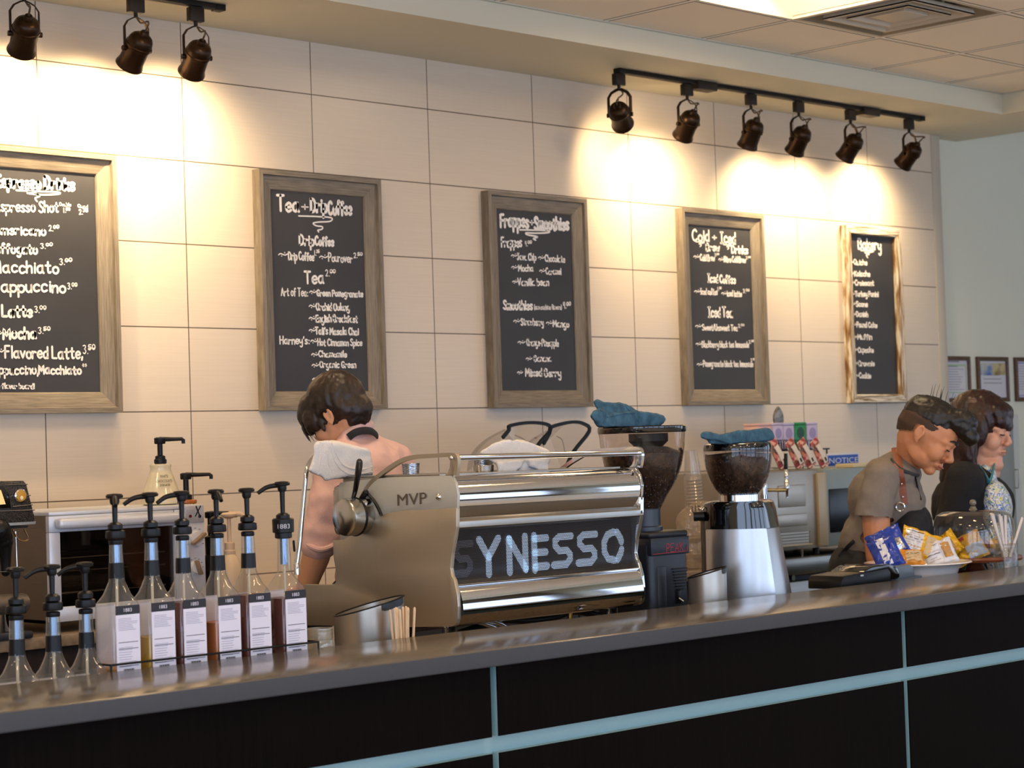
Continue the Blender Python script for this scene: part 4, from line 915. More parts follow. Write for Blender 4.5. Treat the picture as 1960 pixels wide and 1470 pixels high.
tw = sculpt(mb, 'towel_body', M_tow, t, .0035, 4, noise=lambda p: .0025*NZ.noise(p*40)+.004*NZ.noise(V((p.x*10, p.y*10, p.z*10))))
for q in (((620, 843), (624, 862), (630, 888), (638, 915)), ((628, 844), (636, 868), (648, 893), (672, 908), (712, 903)), ((612, 846), (613, 868), (611, 890), (608, 908)), ((634, 848), (645, 872), (660, 892), (690, 899), (712, 893))):
    MB().tube(catmull(drape([tw], q, .0), 4), .0032, 6).build('hem', M_tow, tw, world=True)
t = thing('crumpled_towel', 'crumpled white towel lying on the machine deck behind the chrome rail', 'towel', (.4, -1.8, 1.479), 0, 'towels')
mb = MB(); Yt = -1.78
outline_block(mb, [(919, 868), (926, 860), (943, 851), (964, 844), (990, 843), (1011, 847), (1033, 855), (1051, 866), (1052, 881), (1047, 896), (1036, 906), (1010, 908), (985, 909), (958, 910), (953, 890), (930, 876)], Yt, -.03, .06, .02)
outline_block(mb, [(950, 884), (985, 880), (1005, 878), (1000, 892), (985, 906), (952, 912)], Yt, -.055, .0, .014)
outline_block(mb, [(1008, 880), (1040, 876), (1051, 884), (1050, 900), (1030, 900), (1012, 892)], Yt, -.05, .0, .014)
sculpt(mb, 'towel_body', M_tow, t, .0035, 3, noise=lambda p: .006*NZ.noise(p*22)+.003*NZ.noise(p*60))
# tumblers on the deck
M_cup = ramp_noise('engraved_steel', [(.42, '#7d8794'), (.5, '#e8eef4'), (.58, '#8f98a4')], 3, (10, 10, 60), .2, 2, .4, metal=1, dist=3)
def cup(u, v0, v1, Y, r, label):
    a = AY(u, v1, Y); z1 = AY(u, v0, Y).z; z0 = 1.479; t = thing('steel_tumbler', label, 'tumbler', (a.x, Y, z0), 0, 'steel tumblers on the machine deck')
    MB().lathe([(r*.92, 0), (r, z1-z0-.004), (r*1.03, z1-z0), (r*.96, z1-z0-.002), (r*.9, .004), (0, .004)], seg=32).build('tumbler_wall', M_cup, t); return t
cup(787, 887, 912, -1.62, .026, 'engraved steel tumbler standing behind the MVP side plate'); cup(926, 874, 904, -1.68, .03, 'engraved steel tumbler beside the crumpled white towel')
a = AY(926, 908, -1.77); t = thing('steel_dish', 'low round steel dish in front of the engraved tumbler on the machine deck', 'dish', (a.x, -1.77, 1.479))
MB().lathe([(.028, 0), (.03, .004), (.03, .016), (.0315, .019), (.028, .019), (.026, .004), (0, .004)], seg=32).build('dish_wall', M_chr, t)

# ------------------------------------------------------------------ grinders
M_hop = glass('hopper_smoke', '#eee8e4', 1.2, .03, .02, '#a89c94'); M_bean = ramp_noise('roasted_beans', [(.2, '#140a06'), (.5, '#2c1a10'), (.8, '#45301f')], 95, (1, 1, 1), .35, 2, 1.0, 'voronoi')
def beans(mb, prof, c, seed, n, rr):
    """loose beans against the wall of the hopper"""
    r = random.Random(seed); 
    for _ in range(n):
        k = r.random()*(len(prof)-1); i = int(k); f = k-i; rad = prof[i][0]*(1-f)+prof[i+1][0]*f; z = prof[i][1]*(1-f)+prof[i+1][1]*f; a = r.random()*2*PI
        from mathutils import Euler
        mb.sph(V(c)+V(((rad-.002)*math.cos(a), (rad-.002)*math.sin(a), z)), (rr*1.25, rr*.85, rr*.7), 6, 0, None, Euler((r.random()*6, r.random()*6, r.random()*6)).to_matrix())
Yg = -1.76; c0 = AY(1228.5, 820, Yg); s = PXM(c0)
def zg(v, u=1228.5, Y=Yg): return AY(u, v, Y).z
t = thing('coffee_grinder', 'black coffee grinder marked PEAK with a wide clear bean hopper', 'coffee grinder', (c0.x, Yg, ZW)); G1 = t
bx0, bx1, by0, by1 = c0.x-.095, AY(1319, 1090, Yg-.1).x, Yg-.1, Yg+.14
ztop = zg(1016); Md = mat('matte_navy_black', '#1d222b', .42, .1)
MB().box((bx0, by0, ZW+.004), (bx1, by1, ztop-.022), .022, 4).build('body', Md, t, world=True)
MB().box((bx0-.001, by0-.003, ztop-.0235), (bx1+.002, by1+.001, ztop), .012, 3).build('top_cover', Md, t, world=True)
z1 = AY(1280, 1028, by0).z; z0 = AY(1280, 1062, by0).z
MB().box((bx0+.002, by0-.0045, z0), (bx1+.001, by0+.05, z1), .004).build('brand_band', Md, t, world=True)
R_ = mat('red_print', '#a8202c', .5); p = MB(); a = AY(1276, 1057, by0-.005); b_ = AY(1308, 1054, by0-.005)
strokes(p, 'PEAK', V((a.x, by0-.0046, a.z)), V((1, 0, 0)), V((0, 0, 1)), V((0, -1, 0)), b_.x-a.x, AY(1276, 1041, by0).z-a.z, .0021, .0004, 0)
p.build('red_lettering', R_, t, world=True, fix=False)
p = MB(); O = V((bx0+.01, by0-.0046, 0)); w_ = b_.x-bx0; ribbon(p, [V((0, a.z-.003, 0)), V((w_, a.z-.002, 0)), V((w_+.004, a.z+.004, 0)), V((w_+.007, a.z+.02, 0)), V((w_+.01, a.z-.002, 0))], .0015, O, V((1, 0, 0)), V((0, 0, 1)), V((0, -1, 0)), .0004); p.build('red_line', R_, t, world=True, fix=False)
dz = AY(1260, 1085, by0).z; MB().box((bx0+.03, by0-.002, ZW+.03), (AY(1274, 1085, by0).x, by0+.01, dz), .002).build('service_door', Md, t, world=True)
for k in range(8):
    v = 1089+k*5.6; a = AY(1286+k*1.1, v, by0); b_ = AY(1314-k*.6, v-1, by0); MB().box((a.x, by0-.006, a.z-.0022), (b_.x, by0+.004, a.z+.0022), .0015).build('vent_rib', mat('vent_black', '#08090b', .5), t, world=True)
a = AY(1303, 1148, by0-.01); MB().box((a.x-.012, by0-.004, a.z-.012), (a.x+.012, by0+.002, a.z+.03), .003).build('switch_plate', M_blk, t, world=True); MB().limb([(a.x, by0-.004, a.z+.004), (a.x+.004, by0-.016, a.z-.004)], [.004, .0035], 10).build('switch', M_chr, t, world=True)
rn = 30*s; MB().lathe([(rn*1.12, ztop-.004), (rn*1.12, ztop+.012), (rn, ztop+.015), (rn, zg(974)-.0)], (c0.x, Yg, 0), 32).build('hopper_collar', mat('collar_grey', '#2c3440', .35), t, world=True)
hp = [(30*s, zg(976)), (44*s, zg(950)), (60*s, zg(925)), (72*s, zg(898)), (79*s, zg(868)), (82*s, zg(840)), (83.5*s, zg(822))]
hpr = [(v.x, v.z) for v in catmull([(r, 0, z) for r, z in hp], 4)]
ho = MB().lathe(hpr, (c0.x, Yg, 0), 40).build('hopper', M_hop, t, world=True)
MB().lathe([(83.6*s, zg(829)), (85*s, zg(827)), (85*s, zg(818)), (83*s, zg(816)), (0, zg(816)+.001)], (c0.x, Yg, 0), 40).build('hopper_lid', M_blkg, t, world=True)
bp = [(r-.004, z) for r, z in hpr if z < zg(862)]+[(hpr[[i for i, q in enumerate(hpr) if q[1] < zg(862)][-1]][0]*.6, zg(856)), (0, zg(853))]
MB().lathe(bp, (c0.x, Yg, 0), 40).build('coffee_beans', M_bean, ho, world=True)
mb = MB(); beans(mb, [(r-.0045, z) for r, z in hpr if z < zg(860)], (c0.x, Yg, 0), 3, 900, .0046); o = mb.build('loose_beans', mat('bean_brown', '#332014', .3, var=.3, scale=90), ho, world=True, fix=False); o['kind'] = 'stuff'
MB().lathe([(38*s, zg(830)), (38*s, zg(845)), (20*s, zg(862)), (0, zg(864))], (c0.x+.03, Yg, 0), 24).build('inner_funnel', M_blk, ho, world=True)
# blue towel piled on the hopper
t = thing('blue_towel', 'twisted blue towel piled on the lid of the grinder marked PEAK', 'towel', (c0.x, Yg, zg(816)+.002), 0, 'towels'); mb = MB()
outline_block(mb, [(1144, 817), (1137, 808), (1150, 796), (1180, 790), (1222, 788), (1258, 792), (1270, 795), (1274, 803), (1271, 810), (1263, 815), (1215, 817)], Yg, -.07, .08, .014)
outline_block(mb, [(1136, 768), (1142, 765), (1158, 771), (1186, 771), (1198, 775), (1222, 788), (1215, 795), (1180, 797), (1160, 788), (1141, 780)], Yg, -.05, .05, .01)
outline_block(mb, [(1130, 796), (1136, 787), (1150, 782), (1162, 790), (1160, 806), (1148, 816), (1136, 806)], Yg, -.08, .03, .012)
bt = sculpt(mb, 'towel_body', M_blt, t, .0035, 3, noise=lambda p: .004*NZ.noise(p*26)+.002*NZ.noise(p*70))
for q in (((1137, 777), (1148, 785), (1160, 792), (1158, 805), (1152, 815)), ((1162, 798), (1190, 792), (1215, 790)), ((1196, 776), (1206, 786))): MB().tube(catmull(drape([bt], q, .0), 4), .003, 6).build('hem', M_blt, bt, world=True)
# silver grinder
Ys = -1.86; c1 = AY(1413, 900, Ys); s2 = PXM(c1)
er = V((math.cos(math.radians(51)), -math.sin(math.radians(51)), 0)); ed = V((math.sin(math.radians(51)), math.cos(math.radians(51)), 0))
def zs(v, u=1413): return AY(u, v, Ys).z
t = thing('coffee_grinder', 'tapered silver and black coffee grinder with a round smoked hopper', 'coffee grinder', (c1.x, Ys, ZW)); G2 = t
def sec(z, l, r, k=1.0):
    """rounded wedge footprint, left and right half-widths in photo pixels"""
    pts = [(-l, .03), (-l, -.02), (-l*.93, -.06), (-l*.7, -.095), (-l*.3, -.12), (r*.2, -.128), (r*.55, -.125), (r*.66, -.118), (r*.85, -.07), (r*.97, -.01), (r, .05), (r*.95, .1), (r*.6, .125), (-l*.6, .125), (-l*.95, .09)]
    return [V((c1.x, Ys, z))+er*(a*(s2 if True else 1))+ed*b*k for a, b in pts]
zt, zb_ = zs(1010), ZW+.003; vb = 1140+(AY(1413, 1140, Ys).z-ZW)*581
loft(MB(), [sec(zb_, 72, 107), sec(zb_+.01, 72.5, 107), sec(zt-.003, 70, 74), sec(zt, 69, 73)]).build('body_shell', mat('silver_shell', '#b9bcbf', .3, .9, .03, 5, aniso=(60, 60, 2)), t, world=True, angle=30)
loft(MB(), [sec(zt+.0005, 71, 75), sec(zs(975), 71, 70), sec(zs(962), 68, 66), sec(zs(958), 60, 58)]).build('black_head', M_blkg, t, world=True, angle=30)
loft(MB(), [sec(zb_, 77, 60, .8), sec(zs(985), 75, 60, .8), sec(zs(972), 71, 55, .7)]).build('back_rib', mat('rib_brown', '#2a2120', .4), t, world=True)
kp = V((c1.x, Ys, 0))+er*(-70*s2); kp.z = zs(990, 1345); MB().cyl(kp-er*.03-ed*.05, kp+er*.005-ed*.05, .016, seg=14).build('grind_knob', M_blk, t, world=True)
MB().tube([kp-ed*.05+er*.004+V((.012*math.cos(a), .012*math.sin(a)*-.6, .018+.012*math.sin(a))) for a in [i*PI/6 for i in range(12)]], .0016, 6, closed=True).build('knob_ring', M_chr, t, world=True)
MB().lathe([(38*s2, zs(959)), (38*s2, zs(947)), (35*s2, zs(944))], (c1.x, Ys, 0), 32).build('hopper_neck', M_chr, t, world=True)
hp = [(36*s2, zs(946)), (48*s2, zs(932)), (58*s2, zs(910)), (64*s2, zs(885)), (65.5*s2, zs(862))]; hpr = [(v.x, v.z) for v in catmull([(r, 0, z) for r, z in hp], 5)]
ho = MB().lathe(hpr, (c1.x, Ys, 0), 40).build('hopper', M_hop, t, world=True)
MB().lathe([(65.6*s2, zs(862)), (66*s2, zs(858)), (64*s2, zs(850)), (58*s2, zs(847)), (0, zs(846.5))], (c1.x, Ys, 0), 40).build('hopper_lid', M_blkg, t, world=True)
MB().lathe([(r-.004, z) for r, z in hpr if z < zs(866)]+[(0, zs(864))], (c1.x, Ys, 0), 40).build('coffee_beans', M_bean, ho, world=True)
mb = MB(); beans(mb, [(r-.0045, z) for r, z in hpr if z < zs(866)], (c1.x, Ys, 0), 5, 700, .0042); o = mb.build('loose_beans', mat('bean_brown'), ho, world=True, fix=False); o['kind'] = 'stuff'
t = thing('blue_towel', 'folded grey-blue towel lying flat on the round smoked hopper', 'towel', (c1.x, Ys, zs(846)+.002), 0, 'towels'); mb = MB()
outline_block(mb, [(1341, 832), (1346, 827), (1358, 827), (1378, 832), (1394, 829), (1412, 824), (1432, 824), (1460, 820), (1472, 820), (1479, 827), (1482, 837), (1479, 842), (1446, 847), (1422, 850), (1408, 853), (1392, 849), (1372, 842), (1350, 841), (1343, 838)], Ys, -.08, .08, .009)
outline_block(mb, [(1354, 840), (1380, 840), (1430, 843), (1470, 842), (1465, 848), (1410, 852), (1358, 849)], Ys, -.06, .07, .006)
sculpt(mb, 'towel_body', M_blt, t, .0035, 3, noise=lambda p: .0025*NZ.noise(p*26)+.0015*NZ.noise(p*70))

# ------------------------------------------------------------------ slanted steel bins, stirrers, glass jar
def slant_bin(u, Y, r0, vl, vr, r1, label, notch_u):
    a = AY(u, 1200, Y); t = thing('knock_bin', label, 'bin', (a.x, Y, ZW), 0, 'slant-topped steel bins'); N = 48
    th = math.radians(90)-YAW-math.atan((u-980)/F_PX)+0   # azimuth of the sight line, measured from +x
    az = math.atan2(a.y-CAM.y, a.x-CAM.x); zl, zr = AY(u, vl, Y).z-ZW, AY(u, vr, Y).z-ZW; vs, fs, m1 = [], [], []
    rows = 6
    for j in range(rows+1):
        for i in range(N):
            q = 2*PI*i/N; side = math.cos(q-(az-PI/2)); h = (zl+zr)/2+(zr-zl)/2*side; f = j/rows; r = r0+(r1-r0)*f
            vs.append((r*math.cos(q), r*math.sin(q), .002+(h-.002)*f))
    for j in range(rows):
        for i in range(N): fs.append([j*N+i, j*N+(i+1) % N, (j+1)*N+(i+1) % N, (j+1)*N+i])
    fs.append(list(range(N))[::-1]); MB().add(vs, fs).build('bin_wall', M_steelv, t)
    rim = [V(vs[rows*N+i]) for i in range(N)]; MB().tube(rim, .0022, 6, closed=True).build('rim', M_blk, t)
    mb = MB()
    q0 = az-PI/2; qs = [q0-math.radians(notch_u[1]-(notch_u[1]-notch_u[0])*k/10) for k in range(11)]
    top, bot = [], []
    for k, q in enumerate(qs):
        side = math.cos(q-q0); h = (zl+zr)/2+(zr-zl)/2*side; e = min(k, 10-k); r = r1+.0012
        top.append(V((r*math.cos(q), r*math.sin(q), h-.001))); bot.append(V((r*math.cos(q), r*math.sin(q), h-notch_u[2]*(.75 if e == 0 else .94 if e == 1 else 1))))
    vs = top+bot; mb.add(vs, [[k, k+1, 11+k+1, 11+k] for k in range(10)]); mb.build('finger_notch', mat('notch_black', '#15181a', .4), t)
    return t
slant_bin(708, -1.9, .0855, 1176, 1142, 0.095, 'brushed steel bin with slanted top and black notch in front of the coffee machine', (18, 70, .021))
slant_bin(1357, -1.965, .058, 1105, 1085, .061, 'small brushed steel bin with slanted top between the two grinders', (14, 40, .018))
a = AY(770, 1200, -2.07); t = thing('steel_cup', 'steel cup holding the wooden stirrers behind the bar edge', 'cup', (a.x, -2.07, ZW)); hb = .15
MB().lathe([(.026, 0), (.03, .1), (.031, hb), (.029, hb), (.025, .004), (0, .004)], seg=28).build('cup_wall', M_steel, t)
M_st = ramp_noise('birch_wood', [(.3, '#d8b48c'), (.7, '#ecd2ae')], 8, (20, 20, 2), .6); r = random.Random(4); S0 = None
ends = [(752, 1164), (757, 1162), (761, 1166), (765, 1163), (768, 1168), (772, 1161), (775, 1166), (778, 1162), (781, 1160), (785, 1163), (792, 1162), (749, 1167), (769, 1172), (760, 1170)]
for i, (u, v) in enumerate(ends):
    d = r.uniform(-.01, .012); top = AY(u, v, -2.07)+V((0, d, 0)); bot = V((a.x+(top.x-a.x)*.42+r.uniform(-.004, .004), -2.07+d*.7, ZW+.008)); L = (top-bot)
    o = thing('wooden_stirrer', 'flat wooden stir stick in the bunch standing behind the bar edge', 'stir stick', bot, 0, 'wooden stirrers')
    MB().tube([(0, 0, 0), L*.97, L*.99, L], [.0046, .0046, .004, .002], 8, flat=(.7, .9)).build('stick', M_st, o)
a = AY(612, 1215, -2.0); t = thing('glass_jar', 'ribbed clear glass jar between the syrup bottles and the steel bin', 'jar', (a.x, -2.0, ZW)); zt = AY(612, 1202, -2.0).z-ZW
MB().lathe([(.03, 0), (.038, .006), (.04, zt-.05), (.036, zt-.03)]+[(.033+.0015*(k % 2), zt-.03+k*.005) for k in range(6)]+[(.034, zt), (.031, zt), (.031, zt-.03), (.036, zt-.055), (.036, .01), (0, .008)], seg=32).build('jar_wall', glass('jar_glass', '#f2efe6', 2.0, .03, .22, '#e0d6c0'), t)
# ------------------------------------------------------------------ left end of the back counter: oven, grinder, sauce pumps
Yo = -.6; A, B = AY(93, 985, Yo), AY(396, 1165, Yo); ox0, ox1 = A.x, B.x; oz0, oz1 = 1.048, AY(396, 965, Yo).z
M_stw = mat('oven_steel', '#d4d8e0', .35, .3, .03, 6, aniso=(3, 3, 120)); M_ovd = mat('oven_dark', '#4f463c', .5)
t = thing('countertop_oven', 'stainless counter oven with glass door and two dials on the back counter', 'oven', ((ox0+ox1)/2, -.35, ZK))
dx1 = AY(336, 1080, Yo).x; D = -.12
MB().box((ox0+.004, Yo+.02, oz0), (ox0+.012, D, oz1-.01)).box((ox1-.012, Yo+.02, oz0), (ox1-.004, D, oz1-.01)).box((ox0+.004, D, oz0), (ox1-.004, D+.008, oz1-.01)).box((ox0+.004, Yo+.02, oz0), (ox1-.004, D, oz0+.01)).box((dx1-.01, Yo+.02, oz0), (dx1, D, oz1-.01)).build('case', mat('case_steel_dark_reflection', '#6b625a', .3, .9, aniso=(3, 3, 90)), t, world=True)  # stainless too; its dark reflections are put into the brown colour
MB().box((ox0, Yo-.001, oz1-.012), (ox1, D+.008, oz1), .003).build('top_plate', M_stw, t, world=True)
MB().box((dx1+.001, Yo, oz0), (ox1, Yo+.02, oz1-.0125), .003).build('control_panel', M_stw, t, world=True)
wz0, wz1 = AY(230, 1152, Yo).z, AY(230, 1012, Yo).z; wx0, wx1 = AY(117, 1080, Yo).x, AY(334, 1080, Yo).x
d = MB().box((ox0, Yo, oz0+.004), (dx1-.001, Yo+.02, wz0), .003).box((ox0, Yo, wz1), (dx1-.001, Yo+.02, oz1-.0125), .003).box((ox0, Yo, wz0), (wx0, Yo+.02, wz1), .003).box((wx1, Yo, wz0), (dx1-.001, Yo+.02, wz1)).build('door', M_stw, t, world=True)
MB().box((wx0, Yo+.006, wz0), (wx1, Yo+.009, wz1)).build('door_glass', glass('oven_glass', '#cfccc8', 1.3, .02), d, world=True)
MB().box((AY(103, 1000, Yo).x, Yo-.035, AY(230, 1006, Yo).z), (AY(346, 1000, Yo).x, Yo-.001, AY(230, 986, Yo).z), .012, 4).build('handle', M_stw, d, world=True)
MB().box((ox0+.013, Yo+.022, oz0+.011), (dx1-.011, Yo+.024, oz0+.012)).box((ox0+.0125, D-.01, oz0+.01), (dx1-.011, D-.002, oz1-.02)).build('cavity_back', M_ovd, t, world=True)
for v in (1060, 1085, 1125):
    z = AY(230, v, Yo).z-.004; mb = MB(); X_a, X_b = ox0+.02, dx1-.016
    for k in range(2): mb.tube([(X_a, (Yo+.03, D-.02)[k], z), (X_b, (Yo+.03, D-.02)[k], z)], .003, 6)
    for k in range(26): x = X_a+(X_b-X_a)*k/25; mb.tube([(x, Yo+.03, z), (x, D-.02, z)], .0014, 5)
    mb.build('wire_shelf', M_chr, t, world=True)
for v, rr in ((1031, .0245), (1086, .02)):
    c = AY(374, v, Yo); kn = MB().lathe([(rr+.003, 0), (rr+.003, .002), (rr, .003), (rr*.95, .012), (0, .013)], c, 32, ax=(0, -1, 0)).build('dial', mat('dial_white', '#d9d8d6', .35), t, world=True)
    MB().box((-.005, -.0285, -rr*1.25), (.005, -.01, rr*1.25), .002, M=Matrix.Translation(c) @ Matrix.Rotation(math.radians(58 if v < 1050 else -20), 4, 'Y')).build('pointer', mat('pointer_tan', '#a58a6e', .35, .5), kn, world=True)
    mb = MB()
    for k in range(9): a_ = math.radians(-30+k*30); q = c+V((math.cos(a_)*(rr+.01), 0, math.sin(a_)*(rr+.01))); mb.box((q.x-.003, Yo-.0006, q.z-.0008), (q.x+.003, Yo+.001, q.z+.0008))
    mb.build('dial_marks', M_ink, kn, world=True)
pz0, pz1 = AY(374, 1000, Yo).z, AY(374, 968, Yo).z; px0 = AY(353, 985, Yo).x
pl = MB().box((px0, Yo-.003, pz0), (ox1-.003, Yo+.001, pz1), .001).build('badge_plate', mat('badge_silver', '#c8ced6', .3, .5), t, world=True)
p = MB(); font_text(p, '500', V((px0+.006, Yo-.0034, pz1-.027)), V((1, 0, 0)), V((0, 0, 1)), .022, .034); p.build('badge_numerals', mat('badge_grey', '#aab0b8', .4), pl, world=True, fix=False)
p = MB(); strokes(p, 'X', V((px0+.041, Yo-.0034, pz1-.034)), V((1, 0, 0)), V((.12, 0, 1)), V((0, -1, 0)), .018, .032, .0045, .0006, 0); p.build('badge_letter', M_ink, pl, world=True, fix=False)
for u, m_ in ((364, mat('lens_red', '#5a1420', .1)), (382, mat('lens_dark', '#1a2230', .1))):
    c = AY(u, 988, Yo-.003); MB().lathe([(.0055, 0), (.005, .003), (0, .004)], c, 16, ax=(0, -1, 0)).build('pilot_lamp', m_, pl, world=True)
for x in (ox0+.04, ox1-.04):
    for y in (Yo+.05, D-.04): MB().cyl((x, y, ZK+.0005), (x, y, oz0), .014, seg=14).build('foot', M_blk, t, world=True)
# carbon-look grinder head at the left edge
t = thing('espresso_grinder', 'dark carbon-look grinder head with yellow badge and screen at the left edge', 'coffee grinder', (-.66, -.45, ZK))
Yq = -.68
def cq(u, v, Y=Yq): q = AY(u, v, Y); return (q.x, q.z)
M_car = ramp_noise('carbon_weave', [(.35, '#1a1715'), (.65, '#4a4540')], 260, (1, 1, 1.6), .25, 1)
P0 = [cq(-70, 922), cq(46, 920), cq(51, 926), cq(67, 990), cq(66, 999), cq(-70, 1006)]
MB().prism(P0, 'y', Yq, Yq+.2, 0, .004).build('head', M_car, t, world=True)
MB().prism([cq(-70, 1006), cq(68, 998), cq(67, 1003), cq(-70, 1012)], 'y', Yq-.002, Yq+.2).build('head_trim', M_steel, t, world=True)
for a_, b_ in (((10, 929), (52, 927)), ((22, 950), (58, 948)), ((24, 970), (62, 966)), ((-70, 982), (66, 976))): MB().tube([V((*cq(*a_),))[:] and (cq(*a_)[0], Yq-.001, cq(*a_)[1]), (cq(*b_)[0], Yq-.001, cq(*b_)[1])], .0018, 6).build('trim_line', M_chr, t, world=True)
q = cq(39, 949); bd = MB().lathe([(.0205, 0), (.021, .003), (.018, .005)], (q[0], Yq, q[1]), 28, ax=(0, -1, 0)).build('badge_ring', M_chr, t, world=True)
MB().lathe([(.018, .004), (.016, .006), (0, .007)], (q[0], Yq, q[1]), 28, ax=(0, -1, 0)).build('yellow_badge', mat('badge_amber', '#c99326', .3), bd, world=True)
MB().sph((q[0], Yq-.008, q[1]-.007), (.006, .002, .007), 12).build('badge_mark', mat('badge_cream', '#f2e2b0', .4), bd, world=True)
sc = MB().prism([cq(-70, 926), cq(6, 931), cq(16, 946), cq(20, 972), cq(-70, 978)], 'y', Yq-.005, Yq+.002, 0, .002).build('screen_bezel', M_blkg, t, world=True)
MB().prism([cq(-70, 934), cq(0, 938), cq(9, 965), cq(-70, 972)], 'y', Yq-.0056, Yq-.0048).build('screen', mat('screen_glow', '#c8a860', .3, emit='#e8c98a', est=.7), sc, world=True)
MB().prism([cq(-70, 1012), cq(56, 1006), cq(54, 1010), cq(-70, 1018)], 'y', Yq+.005, Yq+.15).build('under_plate', M_blk, t, world=True)
MB().limb([(AY(u, v, Yq+.02)) for u, v in ((-6, 1016), (4, 1035), (10, 1065), (11, 1094))], [.042, .034, .018, .015], 16).build('spout', M_blk, t, world=True)
MB().tube(catmull([AY(u, v, Yq) for u, v in ((24, 1013), (36, 1033), (54, 1033), (46, 1013))], 3), .0028, 8).build('fork', mat('fork_bronze', '#a8835a', .25, 1), t, world=True)
MB().tube([AY(30, 1017, Yq), AY(33, 1094, Yq), AY(-10, 1095, Yq)], .0016, 6).build('wire_guard', M_chr, t, world=True)
a, b_ = AY(-70, 1139, Yq), AY(62, 1155, Yq); MB().lathe([(.0, 0), (.028, .0), (.031, .01), (.031, .3), (0, .3)], (b_.x, Yq+.04, b_.z), 28, ax=(-1, 0, .02)).build('grey_tube', mat('tube_grey', '#6d655c', .4, .6), t, world=True)
MB().box((-1.0, Yq+.01, ZK+.0005), (AY(68, 1200, Yq).x, Yq+.22, ZK+.022), .006).build('base_tray', mat('tray_grey', '#2b3038', .4), t, world=True)
MB().box((-1.0, Yq+.1, ZK+.02), (-.78, Yq+.22, AY(-40, 1000, Yq).z)).build('column', M_blk, t, world=True)
a = AY(18, 1205, Yq+.05); t = thing('steel_cup', 'small polished steel cup on the grinder tray at the left edge', 'cup', (a.x, Yq+.05, ZK+.0225))
MB().lathe([(.024, 0), (.027, .004), (.027, .07), (.029, .076), (.026, .076), (.024, .004), (0, .004)], seg=28).build('cup_wall', M_chr, t)
# sauce pumps
def nozzle(mb, z, ang, L, r=.009):
    ca, sa = math.cos(ang), math.sin(ang); mb.lathe([(.017, z-.012), (.019, z-.008), (.019, z+.008), (.012, z+.011), (0, z+.011)], seg=20)
    mb.tube([(0, 0, z+.004), (ca*L*.5, sa*L*.5, z+.003), (ca*L*.94, sa*L*.94, z+.003), (ca*L, sa*L, z-.001), (ca*L, sa*L, z-.013)], [r, r*.8, r*.7, r*.75, r*.7], 10)
Yj = -.4; a = AY(309, 960, Yj); sj = PXM(a)
t = thing('sauce_pump', 'cream white chocolate sauce jar with a black pump standing on the oven', 'sauce pump', (a.x, Yj, oz1)); h = AY(309, 888, Yj).z-oz1
MB().lathe([(.055, 0), (.066, .004), (.067, .012), (.064, .03), (.05, h*.55), (.038, h*.78), (.034, h*.88), (.036, h*.93), (.036, h*.98), (.03, h), (0, h)], seg=40).build('jar', mat('cream_glaze', '#dccfae', .15, coat=.4, var=.02), t)
MB().lathe([(.0675, .004), (.068, .006), (.0655, .026)], seg=40, a0=math.radians(-75), a1=math.radians(0)).build('silver_band', M_chr, t)
p = MB()
for txt, v, w_, s_ in (('WHITE', 914, .03, .013), ('CHOCOLATE', 923, .052, .013)): font_text(p, txt, V((-w_/2, 0, AY(309, v, Yj).z-oz1)), V((1, 0, 0)), V((0, 0, 1)), s_, w_)
strokes(p, 'sauce', V((-.014, 0, AY(309, 930, Yj).z-oz1)), V((1, 0, 0)), V((0, 0, 1)), V((0, -1, 0)), .028, .01, .0012, .0004, .02)
hz = lambda z: .0405+(h*.78-z)/(h*.23)*.0125
A_ = math.radians(-112); p.v = [V((hz(q.z)*math.cos(A_+q.x/.05)*1.06, hz(q.z)*math.sin(A_+q.x/.05)*1.06, q.z)) for q in p.v]; p.build('jar_lettering', mat('dark_print', '#1c160e', .6), t, fix=False)
mb = MB().lathe([(.018, h), (.021, h+.003), (.021, h+.014), (.017, h+.018), (.017, h+.026), (.009, h+.03), (.009, h+.075), (.011, h+.077), (.011, h+.09)], seg=24); nozzle(mb, AY(309, 843, Yj).z-oz1, math.radians(-32), .078); mb.build('pump', M_blk, t)
Yj2 = -.42; a = AY(357, 965, Yj2); t = thing('sauce_pump', 'sauce jar with orange lid and black pump on the oven top', 'sauce pump', (a.x, Yj2, oz1))
MB().lathe([(.032, 0), (.035, .003), (.035, .012), (.03, .014), (0, .014)], seg=32).build('orange_lid', mat('orange_lid', '#b4671c', .35), t)
mb = MB().lathe([(.02, .014), (.02, .03), (.0095, .034), (.0095, AY(357, 918, Yj2).z-oz1)], seg=22); nozzle(mb, AY(357, 911, Yj2).z-oz1, math.radians(-32), .085); mb.build('pump', M_blk, t)
Yj3 = -.42; a = AY(401, 1000, Yj3); t = thing('sauce_pump', 'tall black pump bottle standing just right of the oven', 'sauce pump', (a.x+.004, Yj3, ZK))
mb = MB().lathe([(.02, .2), (.021, .26), (.01, .265), (.01, AY(401, 992, Yj3).z-ZK)], seg=22); nozzle(mb, AY(401, 985, Yj3).z-ZK, math.radians(-32), .085); mb.build('pump', M_blk, t)
MB().lathe([(.034, 0), (.036, .004), (.036, .16), (.02, .2), (0, .2)], seg=28).build('bottle', M_blk, t)
Yj4 = -.55; a = AY(441, 1100, Yj4); t = thing('sauce_pump', 'cream plastic pump bottle behind the syrup bottles, right of the oven', 'sauce pump', (a.x, Yj4, ZK)); M_cp = mat('cream_plastic', '#d6bfa0', .4); z = lambda v: AY(441, v, Yj4).z-ZK
MB().lathe([(.05, 0), (.055, .005), (.055, z(1090)-.03), (.048, z(1085)), (.03, z(1068)), (.018, z(1060)), (0, z(1060))], seg=32).build('bottle', M_cp, t)
